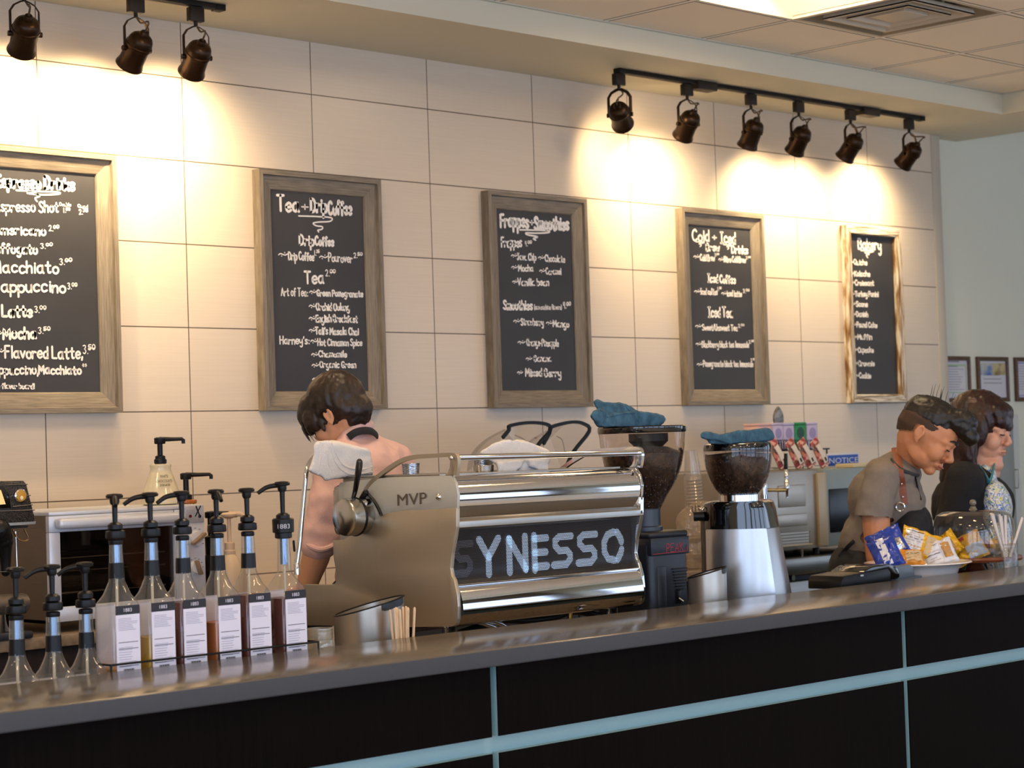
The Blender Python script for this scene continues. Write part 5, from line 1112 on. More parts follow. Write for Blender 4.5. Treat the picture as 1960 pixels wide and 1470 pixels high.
mb = MB().lathe([(.02, z(1060)), (.02, z(1054)), (.017, z(1052)), (.017, z(1039)), (.0075, z(1038)), (.0068, z(993)), (.013, z(992)), (.026, z(988)), (.028, z(984)), (.02, z(981)), (0, z(980))], seg=24)
mb.tube([(0, 0, z(985)), (.03, -.02, z(984)), (.045, -.03, z(989))], [.012, .009, .006], 10); mb.build('pump', mat('pump_peach', '#dcc0a4', .4), t)

# clear hinged bins with black rims
M_acr = glass('clear_acrylic', '#f3f1ee', 1.2, .03, .05, '#b8b0a8'); Yc = -.36
def bin_(frame, arc, label, dep=.16):
    t = thing('clear_lidded_bin', label, 'storage bin', (*AY(frame[0][0], 900, Yc).xy, ZK), 0, 'clear lidded bins'); sd = ed*dep
    def pt(q): return AY(q[0], q[1], Yc)
    F_ = catmull([pt(q) for q in frame], 4); Ar = catmull([pt(q) for q in arc], 6)
    n = len(Ar); MB().add(Ar+[q+sd for q in Ar], [[i, i+1, n+i+1, n+i] for i in range(n-1)]).build('curved_lid', M_acr, t, world=True)
    poly = Ar+F_[::-1]; MB().add(poly, [list(range(len(poly)))]).build('side_pane', M_acr, t, world=True)
    MB().tube(F_, .0085, 4, flat=(1.1, .8)).build('black_rim', M_blk, t, world=True)
    MB().tube(catmull([pt((frame[2][0]+10, frame[2][1]+18)), pt(((frame[2][0]+frame[-2][0])/2, frame[2][1]+26)), pt((frame[-2][0]-14, frame[-2][1]+8))], 6), .0025, 6).build('lid_handle', mat('clear_edge', '#b0a49a', .2), t, world=True)
    x1 = pt(frame[-1]).x; x0 = x1-.17; z1 = pt(frame[-1]).z
    MB().box((x0, Yc-.001, ZK+.0005), (x1, Yc+.2, z1-.02), .004).build('bin_base', mat('bin_base_clear', '#3a3430', .3), t, world=True); return t
bin_([(962, 838), (974, 823), (976, 815), (1011, 809), (1046, 812), (1053, 824), (1030, 852), (1000, 905)], [(893, 905), (900, 872), (926, 843), (965, 821)], 'clear domed bin with black rim left of its twin, behind the machine')
bin_([(1040, 850), (1052, 828), (1056, 817), (1093, 808), (1117, 811), (1128, 825), (1097, 866), (1078, 908)], [(985, 905), (990, 874), (1012, 845), (1048, 823)], 'clear domed bin with black rim, the right of the two behind the machine')
# stack of clear cups and a printed plastic bag
Yp = -.45; t = thing('cup_stack', 'tall leaning stack of clear plastic cups between the two grinders', 'cup stack', AY(1335, 1025, Yp), 0); r = AY(1335, 1030, Yp).z
M_cl = glass('cup_plastic', '#efece8', 2.2, .06, .3, '#d8cfc4'); base = AY(1338, 1040, Yp); base.z = ZK+.0005; tip = AY(1322, 862, Yp); ax = (tip-base); L = ax.length; mb = MB()
pr = [(.045, 0)]
for k in range(26): z = .03+(L-.14)*k/26; pr += [(.052-.012*k/26, z), (.049-.012*k/26, z+.004)]
pr += [(.036, L-.1), (.031, L-.05), (.026, L), (0, L)]
mb.lathe(pr, base, 30, ax=ax).build('nested_cups', M_cl, t, world=True)
t = thing('plastic_bag', 'crumpled clear plastic bag with black lettering at the foot of the cup stack', 'bag', AY(1330, 1030, Yp-.1)); t.location.z = ZK; mb = MB()
for (u, v), r_ in (((1322, 1010), (.07, .05, .09)), ((1340, 990), (.06, .05, .07)), ((1330, 1055), (.08, .05, .06))): mb.sph(AY(u, v, Yp-.09), r_, 20)
mb.box((AY(1310, 1000, Yp-.09).x, Yp-.12, ZK+.004), (AY(1350, 1000, Yp-.09).x, Yp-.05, ZK+.1))
bg = sculpt(mb, 'bag_film', glass('bag_film', '#f0ebe4', 1.5, .12, .25, '#d8c3a8'), t, .007, 2, noise=terry(.008, 22))
p = MB(); a = AY(1325, 982, Yp-.155); strokes(p, 'US', a, V((1, 0, 0)), V((0, 0, 1)), V((0, -1, 0)), .05, .028, .005, .0005, 0, False); p.build('bag_lettering', M_ink, bg, world=True, fix=False)
# ------------------------------------------------------------------ right end of the back counter: ice machine, tins, pouches
Yi = -.62; KT = ZK+.0185; a = AY(1470, 900, Yi); b_ = AY(1569, 1050, Yi); iz1 = AY(1500, 902, Yi).z; iz0 = AY(1500, 1050, Yi).z
t = thing('ice_machine', 'stainless counter machine with embossed front panel and vent slats beside the grey-shirted barista', 'ice machine', (a.x+.3, -.35, KT))
M_im = mat('warm_steel', '#a89f93', .33, .85, .04, 5, aniso=(3, 3, 60)); ix0 = a.x-.12; ix1 = AY(1566, 950, Yi).x
MB().box((ix0, Yi, KT+.03), (ix1, -.06, iz1), .004).build('case', M_im, t, world=True)
def emb(u0, v0, u1, v1, m_=M_im, d=.004):
    p, q = AY(u0, v1, Yi), AY(u1, v0, Yi); return MB().box((p.x, Yi-d, p.z), (q.x, Yi+.001, q.z), .0035, 3)
emb(1490, 927, 1540, 972).build('embossed_panel', M_im, t, world=True); emb(1484, 982, 1544, 1010).build('lower_panel', M_im, t, world=True)
for k in range(5): emb(1488, 1019+k*5.6, 1547, 1022+k*5.6, d=.007).build('vent_slat', M_im, t, world=True)
emb(1470, 1041, 1549, 1047, d=.02).build('drip_ledge', mat('ledge_cream', '#c2ab80', .4, .4), t, world=True)
p_ = AY(1535, 1048, Yi-.012); MB().cyl(p_, V((p_.x, p_.y, KT+.001)), .004).build('drain_pin', M_chr, t, world=True)
p_, q = AY(1566, 1046, Yi), AY(1578, 905, Yi)
MB().box((p_.x, Yi-.012, p_.z), (q.x, Yi+.06, q.z), .004).build('corner_post', mat('post_cream', '#b9a98c', .4, .3), t, world=True)
rx1 = AY(1700, 950, Yi).x; MB().box((q.x+.0005, Yi+.004, KT+.03), (rx1, -.06, iz1), .004).build('side_case', mat('grey_case', '#8e9a98', .45, .3), t, world=True)
p_, s_ = AY(1590, 1020, Yi), AY(1690, 930, Yi); MB().box((p_.x, Yi, p_.z), (s_.x-.004, Yi+.005, s_.z), .003).build('dark_opening', mat('opening_black', '#08090a', .25), t, world=True)
for x in (ix0+.04, q.x-.03, rx1-.03):
    for y in (Yi+.04, -.1): MB().cyl((x, y, KT+.0005), (x, y, KT+.03), .015, seg=14).build('foot', M_blk, t, world=True)
# tap in front of it
Yt_ = -.8; t = thing('draft_tap', 'chrome draft tap with black handle in front of the stainless machine', 'tap', (*AY(1470, 935, Yt_).xy, ZK))
T = lambda u, v: AY(u, v, Yt_)
MB().cyl(T(1504, 898), T(1504, 868), .0085, .0075).build('tap_handle', M_blk, t, world=True)
MB().lathe([(.007, 0), (.009, .004), (.009, .02), (.012, .024), (.012, .03), (.008, .034), (.008, .045), (.0115, .05), (.0125, .08), (.0085, .085), (.006, .09), (.006, .12), (.004, .122)], T(1504.5, 898), 22, ax=(0, 0, -1)).build('faucet', M_chr, t, world=True)
MB().tube([T(1463, 938), T(1478, 938), T(1492, 938), T(1502, 938)], [.009, .0075, .0085, .008], 14).build('shank', mat('shank_gold', '#d9b572', .15, 1), t, world=True)
MB().lathe([(.016, -.03), (.018, -.02), (.014, .0), (.016, .02), (.012, .034)], T(1462, 938), 22).build('coupling', M_chr, t, world=True)
bs = T(1462, 938); MB().cyl((bs.x, bs.y, -0+.0), (bs.x, bs.y, bs.z-.02), .022, seg=20).cyl((bs.x, bs.y, .0005), (bs.x, bs.y, .02), .09, seg=24).build('tower', M_chr, t, world=True); t.location.z = 0
for ch_ in t.children:
    ch_.data.transform(Matrix.Translation((0, 0, ZK)))
# tea tins in a wire rack
Ytn = -.36; M_cap = iz1+.0008
def tin(u0, u1, v0, v1, col, label, dk):
    p, q = AY(u0, v1, Ytn), AY(u1, v0, Ytn); w = q.x-p.x; h = q.z-p.z
    t = thing('tea_tin', label, 'tin', ((p.x+q.x)/2, Ytn+w*.4, p.z), 0, 'tea tins in the wire rack'); y0 = -w*.4
    MB().box((-w/2+.001, y0, 0), (w/2-.001, -y0, h-.012), .003).build('tin_body', mat('tin_'+dk, col, .4), t)
    MB().box((-w/2, y0-.001, h-.0115), (w/2, -y0+.001, h), .003).build('tin_lid', mat('tin_'+dk), t)
    e = MB().lathe([(.0, .0008), (w*.3, .0007), (w*.3, 0)], (0, y0-.0002, h*.62), 20, ax=(0, -1, 0)); e.build('tin_emblem', mat('emblem_'+dk, {'green': '#0f4a2a', 'lilac': '#a596c2', 'pink': '#c9a1a0'}[dk], .5), t)
    p_ = MB(); lines(p_, V((-w*.28, y0-.0004, h*.2)), V((1, 0, 0)), V((0, 0, 1)), w*.56, h*.16, 2, h*.04, 0, int(u0), .2); p_.build('tin_print', mat('print_'+dk, {'green': '#c9b87a', 'lilac': '#8f84ad', 'pink': '#b58a86'}[dk], .6), t, fix=False)
    return p, q
BZ = 862
tin(1452, 1477, 810, BZ, '#e0b5ac', 'pale pink tea tin at the left end of the tin row', 'pink'); tin(1481, 1499, 809, BZ, '#c9bcd8', 'lilac tea tin next to the pink one', 'lilac')
tin(1501, 1520, 809, BZ, '#c9bcd8', 'lilac tea tin just left of the green one', 'lilac'); tin(1522, 1543, 808, BZ, '#1f8a4a', 'green tea tin, the only green one', 'green'); tin(1546, 1565, 808, BZ, '#c9bcd8', 'lilac tea tin at the right end, right of the green one', 'lilac')
t = thing('wire_rack', 'looped wire rack holding the tea tins on the stainless machine', 'rack', (AY(1510, 870, Ytn).x, Ytn, M_cap)); p, q = AY(1450, BZ, Ytn), AY(1568, BZ, Ytn); zr = p.z-.004
for k in range(18):
    u = 1484+k*4.6; c = AY(u, 851, Ytn-.05); MB().tube([c+V((.011*math.cos(a_), 0, .022*math.sin(a_))) for a_ in [i*PI/8 for i in range(16)]], .0013, 5, closed=True).build('wire_loop', M_wire, t, world=True)
MB().box((p.x, Ytn-.06, zr-.004), (q.x, Ytn+.1, zr+.0035)).build('shelf', M_wire, t, world=True)
for x in (p.x+.01, q.x-.01):
    for y in (Ytn-.05, Ytn+.09): MB().cyl((x, y, M_cap), (x, y, zr-.003), .004, seg=10).build('leg', M_wire, t, world=True)
# patterned pouches leaning on the rack
M_flo = ramp_noise('floral_print', [(0, '#2e5a34'), (.3, '#c23a3a'), (.45, '#e8b5a0'), (.55, '#2f2a22'), (.68, '#d94f62'), (.8, '#f0e0c8'), (.92, '#d8742e')], 70, (1, 1, 1), .45, 2, 0, 'voronoi')
Ypo = -.5
for k, (u, lb) in enumerate(((1493, 'flower-patterned tea pouch, leftmost under the tins'), (1525, 'flower-patterned tea pouch, second from left under the tins'), (1547, 'flower-patterned tea pouch, third from left under the tins'), (1572, 'flower-patterned tea pouch at the right end, by the NOTICE sign'))):
    y_ = Ypo-.004*k; a = AY(u+7, 897, y_); lean = math.radians(28); w, h = .062, .135
    t = thing('tea_pouch', lb, 'pouch', (a.x, y_-.0, M_cap), 0, 'flower-patterned tea pouches')
    Mx = Matrix.Rotation(-math.radians(6), 4, 'X') @ Matrix.Rotation(-lean, 4, 'Y')
    def pf(u_, v_, s): 
        x = (u_-.5)*w; th = .018*(1-abs(2*u_-1)**2.5)*(1-v_**3)**.8+.0008
        return Mx @ V((x, s*th, v_*h+.0))
    mb = MB(); mb.grid(lambda a_, b__: pf(a_, b__, -1), 10, 10); mb.grid(lambda a_, b__: pf(a_, b__, 1), 10, 10); zmin = min(v.z for v in mb.v); mb.v = [v-V((0, 0, zmin)) for v in mb.v]
    pb = mb.build('pouch_film', M_flo, t)
    mb = MB(); mb.grid(lambda a_, b__: pf(.25+.5*a_, .12+.68*b__, -1)+Mx.to_3x3() @ V((0, -.002, 0))-V((0, 0, zmin)), 6, 6); lb_ = mb.build('pouch_label', mat('pouch_cream', '#e9dccb', .5), pb, fix=False)
    mb = MB(); mb.grid(lambda a_, b__: pf(.38+.2*a_, .16+.14*b__, -1)+Mx.to_3x3() @ V((0, -.0026, 0))-V((0, 0, zmin)), 3, 3); mb.build('label_motif', M_ink, pb, fix=False)
# notice sign and stacked papers
Yn = -.42; p, q = AY(1594, 893, Yn), AY(1637, 866, Yn); z0 = M_cap
t = thing('notice_sign', 'small white and blue NOTICE sign standing on the stainless machine', 'sign', ((p.x+q.x)/2, Yn, z0)); w = q.x-p.x+.05; h = q.z-z0
MB().box((-w/2-.02, -.002, 0), (w/2, .002, h), .001).build('sign_board', mat('sign_white', '#d7d6da', .5), t)
MB().box((-w/2-.014, -.0028, h*.12), (w/2-.007, -.0015, h-.009), .001).build('blue_field', mat('sign_blue', '#1d4fae', .5), t)
s_ = MB(); font_text(s_, 'NOTICE', V((-w/2-.005, -.003, h*.3)), V((1, 0, 0)), V((0, 0, 1)), .036, w-.005); s_.build('sign_lettering', mat('sign_white'), t, fix=False)
a = AY(1628, 888, -.55); t = thing('paper_stack', 'flat stack of cream papers lying in front of the NOTICE sign', 'papers', (a.x, -.55, M_cap)); MB().box((-.05, -.05, 0), (.09, .05, .018), .003).build('papers', mat('cream_paper', '#d8c79c', .6), t)
a = AY(1490, 808, -.14); zt = AY(1490, 778, -.14).z; t = thing('cone_plaque', 'grey cone-shaped metal plaque standing behind the tea tins', 'plaque', (a.x, -.14, M_cap+.0005)); H = zt-M_cap
pl = [(math.cos(q_)*.037*(1-.25*abs(math.sin(q_))), H-.055+.055*math.sin(q_)) for q_ in [i*PI/10 for i in range(20)]]; pl = [(.035*math.sin(i*PI/9)**.8*(1 if s > 0 else -1), H-.115+.115*(i/9)) for s in (1,) for i in range(10)]+[(-.035*math.sin(i*PI/9)**.8, H-.115+.115*(i/9)) for i in range(8, 0, -1)]
MB().prism(pl, 'y', -.006, .006, 0, .001).build('plaque_face', ramp_noise('pewter', [(.4, '#6f6c68'), (.6, '#96928c')], 60, (1, 1, 1), .4, 3, .5, metal=.6), t); MB().box((-.006, -.004, 0), (.006, .004, H-.11)).box((-.03, -.02, 0), (.03, .02, .006), .002).build('plaque_stem', M_steel, t)

# ------------------------------------------------------------------ bar top on the right: bowl of snacks, terminal, cake dome, straws
ZR2 = 1.02; solo(MB().box((1.66, -2.098, ZR2-.03), (4.6, -1.79, ZR2), .004).build('serving_shelf', M_lam), 'serving shelf just behind the raised bar on the right', 'shelf')
t = thing('shelf_cabinet', 'dark cabinet carrying the serving shelf behind the bar', 'cabinet', (2.8, -1.9, ZW)); MB().box((1.7, -2.09, ZW+.0005), (4.55, -1.82, ZR2-.0305)).build('carcass', M_pan, t, world=True)
Yb = -1.93; c = AY(1757, 1100, Yb); k = PXM(c); R0 = 103*k; zr = AY(1757, 1077, Yb).z
t = thing('snack_bowl', 'wide white ceramic bowl of snack bags at the bar edge', 'bowl', (c.x, Yb, ZR2)); hh = zr-ZR2
MB().lathe([(0, 0), (R0*.62, 0), (R0*.64, .006), (R0*.72, hh*.4), (R0*.76, hh*.7), (R0*.86, hh*.93), (R0, hh), (R0*.985, hh+.004), (R0*.85, hh*.97), (R0*.72, hh*.75), (R0*.6, .02), (0, .014)], seg=56).build('bowl_wall', mat('white_glaze', '#e2e0de', .12, var=.01, coat=.5), t)
def bag(ctr, xa, ya, w, h, m_front, label, d=.03, seed=0, panel=None, lines_n=0, corner=0):
    """pillow-shaped snack bag: centre, direction along its width and height (world), size"""
    xa, ya = V(xa).normalized(), V(ya).normalized(); na = xa.cross(ya).normalized(); t = thing('snack_bag', label, 'snack bag', ctr, 0, 'snack bags in the white bowl'); r = random.Random(seed)
    def pf(u, v, s, off=0):
        x, y = (u-.5)*w, (v-.5)*h; e = max(0, 1-abs(2*v-1)**6)*max(0, 1-abs(2*u-1)**3)
        wr = .009*NZ.noise(V((u*5, v*5, seed+s)))+.005*NZ.noise(V((u*11, v*11, seed+s)))+.003*math.sin(u*22+seed)*abs(2*v-1)**3
        return xa*x*(1-.06*math.sin(PI*v))+ya*y+na*(s*d*e**.7*.9+wr+s*off)
    mb = MB(); mb.grid(lambda a_, b__: pf(a_, b__, 1), 16, 16); mb.grid(lambda a_, b__: pf(a_, b__, -1), 16, 16); b = mb.build('bag_film', m_front, t)
    for (u0, u1, v0, v1, m_) in (panel or []):
        mb = MB(); mb.grid(lambda a_, b__: pf(u0+(u1-u0)*a_, v0+(v1-v0)*b__, 1, .0012), 8, 8); mb.build('print_panel', m_, b, fix=False)
    if lines_n:
        mb = MB(); u0, u1, v0, v1, _ = panel[0]
        for k_ in range(lines_n):
            vv = v1-(v1-v0)*(k_+1)/(lines_n+1); th = .022 if k_ in (0, 3) else .008; x1_ = u1-(u1-u0)*(.05+.4*r.random()) if k_ not in (0, 3) else u1-.02
            mb.grid(lambda a_, b__: pf(u0+.02+(x1_-u0-.02)*a_, vv+th*b__, 1, .002), 6, 1)
        mb.build('fine_print', M_ink, b, fix=False)
    return t
Mb = lambda n_, c_: mat(n_, c_, .28, .1, .08, 20, .3, 40)
M_bl, M_ye, M_wh, M_go, M_si = Mb('film_blue', '#2440a0'), Mb('film_yellow', '#e0ac1c'), Mb('film_white', '#d8dae2'), Mb('film_gold', '#d68a1c'), mat('film_silver', '#c8c6c2', .22, .6, .05, 10, .4, 30)
rr_, up_ = er, V((0, 0, 1)); tl = lambda x, z, dd: (er*x+up_*z+ed*dd)
def bp_(u, v, dd): return AY(u, v, Yb)+ed*dd
bag(bp_(1693, 1057, -.06), tl(1, .3, 0), tl(-.3, .8, .55), .1, .12, M_bl, 'blue and white snack bag lying at the left rim of the bowl', .022, 2, [(.3, .6, .05, .95, M_wh)])
bag(bp_(1700, 1042, .04), tl(1, .42, 0), tl(-.35, .85, .4), .13, .11, M_bl, 'dark blue and silver snack bag behind the left rim of the bowl', .025, 5, [(.1, .42, .1, .6, M_si), (.62, .9, .1, .5, M_si)])
bag(bp_(1765, 1042, .03), tl(.93, -.36, 0), tl(.3, .85, .4), .155, .1, M_ye, 'yellow snack bag showing a black and white facts table, topmost in the bowl', .022, 9, [(.06, .5, .08, .9, M_wh), (.58, .94, .1, .8, mat('film_tan', '#c9b089', .4))], 8)
bag(bp_(1730, 1066, -.075), tl(1, .02, 0), tl(0, .6, .8), .13, .08, M_go, 'orange-gold snack bag lying flat at the front of the bowl', .02, 12, [(.5, .95, .1, .7, mat('film_tan'))], 3)
bag(bp_(1795, 1058, -.06), tl(.93, .3, 0), tl(-.3, .85, .45), .115, .1, M_wh, 'white peanut bag with blue print at the front of the bowl', .022, 15, [(.05, .55, .1, .9, mat('film_pale', '#e4e6f0', .35)), (.62, .9, .2, .8, mat('film_peanut', '#b98a4e', .4))], 6)
bag(bp_(1820, 1042, .03), tl(.75, .6, 0), tl(-.5, .8, .3), .07, .09, M_ye, 'small yellow snack bag standing between two larger ones in the bowl', .018, 18, [(.2, .7, .1, .6, mat('film_peanut'))])
bag(bp_(1852, 1049, -.02), tl(.92, .42, 0), tl(-.35, .8, .45), .125, .11, M_ye, 'yellow and pale blue snack bag at the right rim of the bowl', .026, 21, [(.4, .95, .05, .5, mat('film_ice', '#b9c6d8', .3)), (.15, .5, .75, .9, mat('film_red', '#b5302a', .35))])
# card terminal / receipt box at the bar edge
Ym = -2.0; t = thing('receipt_printer', 'black receipt printer with grey rounded end beside the snack bowl', 'printer', (AY(1650, 1110, Ym).x, Ym, ZR2))
q = lambda u, v: (AY(u, v, Ym).x, AY(u, v, Ym).z)
def pz(l): return [(a_, max(b__, ZR2+.001)) for a_, b__ in [q(*x) for x in l]]
MB().prism(pz([(1588, 1112), (1592, 1102), (1676, 1086), (1682, 1087), (1682, 1112), (1588, 1128)]), 'y', Ym-.05, Ym+.09, 0, .004).build('lower_case', M_blk, t, world=True)
MB().prism(pz([(1630, 1094), (1645, 1084), (1660, 1080), (1678, 1079), (1690, 1082), (1697, 1090), (1699, 1104), (1690, 1108), (1684, 1100), (1676, 1088), (1640, 1095)]), 'y', Ym-.051, Ym+.09, 0, .003).build('lid', M_blkg, t, world=True)
MB().prism(pz([(1694, 1083), (1722, 1080), (1730, 1086), (1731, 1104), (1699, 1108)]), 'y', Ym-.045, Ym+.085, 0, .006).build('grey_end', mat('printer_grey', '#5d6a78', .4), t, world=True)
MB().prism(pz([(1690, 1108), (1738, 1101), (1740, 1106), (1690, 1114)]), 'y', Ym-.056, Ym+.06, 0, .001).build('base_strip', mat('printer_strip', '#3d4754', .4), t, world=True)
MB().box((AY(1622, 1100, Ym).x, Ym-.0535, AY(1622, 1103, Ym).z), (AY(1628, 1100, Ym).x, Ym-.05, AY(1628, 1099, Ym).z)).build('latch', M_steel, t, world=True)
# cake stand with dome
Yd = -1.9; c = AY(1866, 1065, Yd); kk = PXM(c); R1 = 77*kk
t = thing('cake_stand', 'round reddish wooden cake stand carrying the pastries', 'cake stand', (c.x, Yd, ZR2)); zp = AY(1866, 1064, Yd).z-ZR2
MB().lathe([(.0, 0), (.075, 0), (.075, .012), (.04, .02), (.03, zp-.03), (.06, zp-.018), (R1*1.14, zp-.016), (R1*1.16, zp-.008), (R1*1.14, zp), (0, zp)], seg=48).build('stand', ramp_noise('cherry_wood', [(.3, '#5c2a16'), (.7, '#83442a')], 6, (3, 3, 30), .3), t)
zd0 = ZR2+zp+.001; zd1 = AY(1866, 975, Yd).z
t = thing('cake_dome', 'clear glass cake dome with round knob over the pastries', 'dome', (c.x, Yd, zd0)); hd = zd1-zd0
M_dome = glass('dome_glass', '#ebe9e6', 2.0, .015, .03, '#c8c0b8')
MB().lathe([(R1, 0), (R1*1.005, .004), (R1, hd*.55), (R1*.97, hd*.75), (R1*.9, hd*.89), (R1*.75, hd*.96), (R1*.4, hd*.99), (0, hd)], seg=56).build('bell', M_dome, t)
zk = (AY(1866, 957, Yd).z-zd0); MB().lathe([(.016, hd-.001), (.011, hd+.006), (.009, hd+.012)], seg=24).sph((0, 0, (hd+.012+zk)/2+.002), ((zk-hd-.01)/2,)*3, 24).build('knob', glass('knob_glass', '#d8d2c4', 2.6, .02, .35, '#b9ad92'), t)
M_pst = ramp_noise('brown_crust', [(.3, '#6a3a1c'), (.7, '#a0643a')], 25, (1, 1, 1), .6, 5, .6); M_fl = ramp_noise('yellow_pastry', [(.3, '#c79a4a'), (.7, '#e8cb86')], 30, (1, 1, 1), .6, 5, .8)
for k_, (u, v, r_, m_, lb) in enumerate(((1878, 1046, (.03, .03, .028), M_pst, 'round dark brown pastry under the dome'), (1900, 1048, (.042, .035, .026), M_fl, 'flaky yellow pastry under the dome, right of the brown one'), (1925, 1055, (.03, .03, .02), M_fl, 'small yellow pastry at the right under the dome'), (1840, 1052, (.034, .032, .022), M_pst, 'flat brown pastry at the left under the dome'))):
    p_ = AY(u, v, Yd); t2 = thing('pastry', lb, 'pastry', (p_.x, Yd, zd0), 0, 'pastries under the glass dome'); mb = MB(); mb.sph((0, 0, r_[2]), r_, 16); mb.sph((r_[0]*.4, -.01, r_[2]*1.2), (r_[0]*.6, r_[1]*.6, r_[2]*.7), 14)
    o = sculpt(mb, 'pastry_crust', m_, t2, .005, 1, world=False, noise=terry(.006, 60)); zm = min(v_.co.z for v_ in o.data.vertices); o.data.transform(Matrix.Translation((0, 0, -zm)))
# straws in a jar
Yw_ = -2.05; c = AY(1926, 1085, Yw_); t = thing('straw_jar', 'clear glass jar of paper-wrapped straws at the right edge of the bar', 'jar', (c.x, Yw_, ZR2)); zj = AY(1926, 1040, Yw_).z-ZR2
MB().lathe([(.04, 0), (.043, .006), (.043, zj*.7), (.036, zj*.86), (.034, zj*.9), (.036, zj), (.033, zj), (.031, zj*.88), (.04, zj*.68), (.04, .008), (0, .006)], seg=36).build('jar_wall', glass('jar_glass2', '#f4f4f2', 1.5, .02, .03, '#d9d4cc'), t)
M_sw = mat('straw_paper', '#e2d9d2', .7, var=.04, bump=.3)
for k_, (u, v, lb) in enumerate(((1893, 983, 'paper-wrapped straw leaning furthest left in the glass jar'), (1903, 984, 'paper-wrapped straw second from the left in the glass jar'), (1911, 985, 'paper-wrapped straw in the middle of the glass jar'), (1920, 988, 'paper-wrapped straw just right of the middle of the glass jar'), (1924, 986, 'paper-wrapped straw behind the middle of the glass jar'), (1955, 991, 'paper-wrapped straw leaning furthest right in the glass jar'))):
    dd = (-.008, .006, -.004, .008, .0, -.004)[k_]; top = AY(u, v, Yw_)+V((0, dd, 0)); f = (top.x-c.x); bot = V((c.x-f*.22+.002*k_-.004, Yw_+dd*.6, ZR2+.008)); L = top-bot
    o = thing('wrapped_straw', lb, 'straw', bot, 0, 'wrapped straws'); MB().tube([(0, 0, 0), L*.95, L*.985, L], [.0058, .0058, .005, .0056], 10, flat=(1, .8)).build('paper_wrap', M_sw, o)
# tall white cabinet against the painted wall
Yl = -.12; p, q = AY(1896, 793, Yl), AY(1949, 793, Yl); t = thing('white_cabinet', 'tall white cabinet with a grey door panel against the right wall', 'cabinet', ((p.x+q.x)/2, -.03, 0)); M_wc = mat('white_laminate', '#c9cbc6', .5)
MB().box((p.x-.2, Yl, 0), (q.x, YB-.001, q.z), .003).build('carcass', M_wc, t, world=True); z1 = AY(1930, 808, Yl).z; x1 = AY(1940, 900, Yl).x
d = MB().box((p.x-.16, Yl-.008, .12), (x1, Yl-.0005, z1), .002).build('door', mat('grey_panel', '#8f9391', .5), t, world=True)
a, b__ = AY(1944, 934, Yl-.01), AY(1945, 899, Yl-.01); MB().tube([a+V((0, .01, 0)), a+V((0, -.02, 0)), b__+V((0, -.02, 0)), b__+V((0, .01, 0))], .004, 8).build('handle', M_steel, d, world=True)
# ------------------------------------------------------------------ people
class PF:
    """upright plane through a measured point, facing the camera; d is depth behind it"""
    def __init__(s, u, v, Y):
        s.A = AY(u, v, Y); e = s.A-CAM; s.d = V((e.x, e.y, 0)).normalized(); s.r = V((s.d.y, -s.d.x, 0)); s.z = V((0, 0, 1)); s.m = PXM(s.A)
    def __call__(s, u, v, d=0):
        q = _ray(u, v); t = ((s.A-CAM).dot(s.d)+d)/q.dot(s.d); return CAM+q*t
    def vec(s, r, d, z): return s.r*r+s.d*d+s.z*z
def frame3(fwd, up=(0, 0, 1)):
    f = V(fwd).normalized(); l = V(up).cross(f).normalized(); u = f.cross(l); return Matrix((f, l, u)).transposed()
M_skin = mat('skin_warm', '#c98a62', .5, var=.05, scale=30, sub=.15); M_skin2 = mat('skin_pale', '#d6a188', .5, var=.05, scale=30, sub=.15); M_skin3 = mat('skin_rosy', '#d39c78', .5, var=.05, scale=30, sub=.15)
def T_(M): return lambda x, y, z: M @ V((x, y, z))
def head_prims(mb, M, k, nose=1.0, jaw=1.0, lip=1.0, ear=True):
    T = T_(M); R = M.to_3x3().normalized()
    def s(c, r): mb.sph(T(*c), [q*k for q in r], 18, 0, None, R)
    def lm(ps, rs): mb.limb([T(*p) for p in ps], [q*k for q in rs], 12)
    s((0, 0, 0), (.097, .076, .092)); s((.028, 0, -.035), (.064, .064, .07)); s((.03, 0, -.085), (.052*jaw, .054*jaw, .042)); s((.066, 0, -.116), (.021, .022*jaw, .018))
    for y in (-1, 1):
        s((.058, y*.036, -.058), (.03, .026, .032)); s((.018, y*.038, -.08), (.045, .014, .034)); s((.083, y*.031, -.028), (.0125, .0135, .011))
        lm([(.0905, y*.006, -.012), (.088, y*.026, -.008), (.074, y*.046, -.014)], [.010, .011, .010])
        s((.1, y*.0115*nose, -.0635), (.009, .0075, .0075))
        if ear:
            e = Matrix.Rotation(0, 3, 'X'); s((-.01, y*.076, -.033), (.014, .005, .025))
            ring = [(-.009+.014*math.cos(a)*(1 if math.sin(a) > -.3 else .8), y*.0805, -.03+.025*math.sin(a)) for a in [i*PI/7-.9 for i in range(11)]]; lm(ring, [.0038]*11); s((-.004, y*.077, -.056), (.007, .004, .008))
    lm([(.087, 0, -.014), (.098, 0, -.036), (.108*nose**.3, 0, -.055)], [.0085, .0088*nose, .0115*nose]); s((.098, 0, -.066), (.012, .009, .006))
    lm([(.084, -.021, -.0885), (.0935, 0, -.0845), (.084, .021, -.0885)], [.005*lip, .0068*lip, .005*lip]); lm([(.083, -.018, -.0945), (.0925, 0, -.0965), (.083, .018, -.0945)], [.005*lip, .0076*lip, .005*lip])
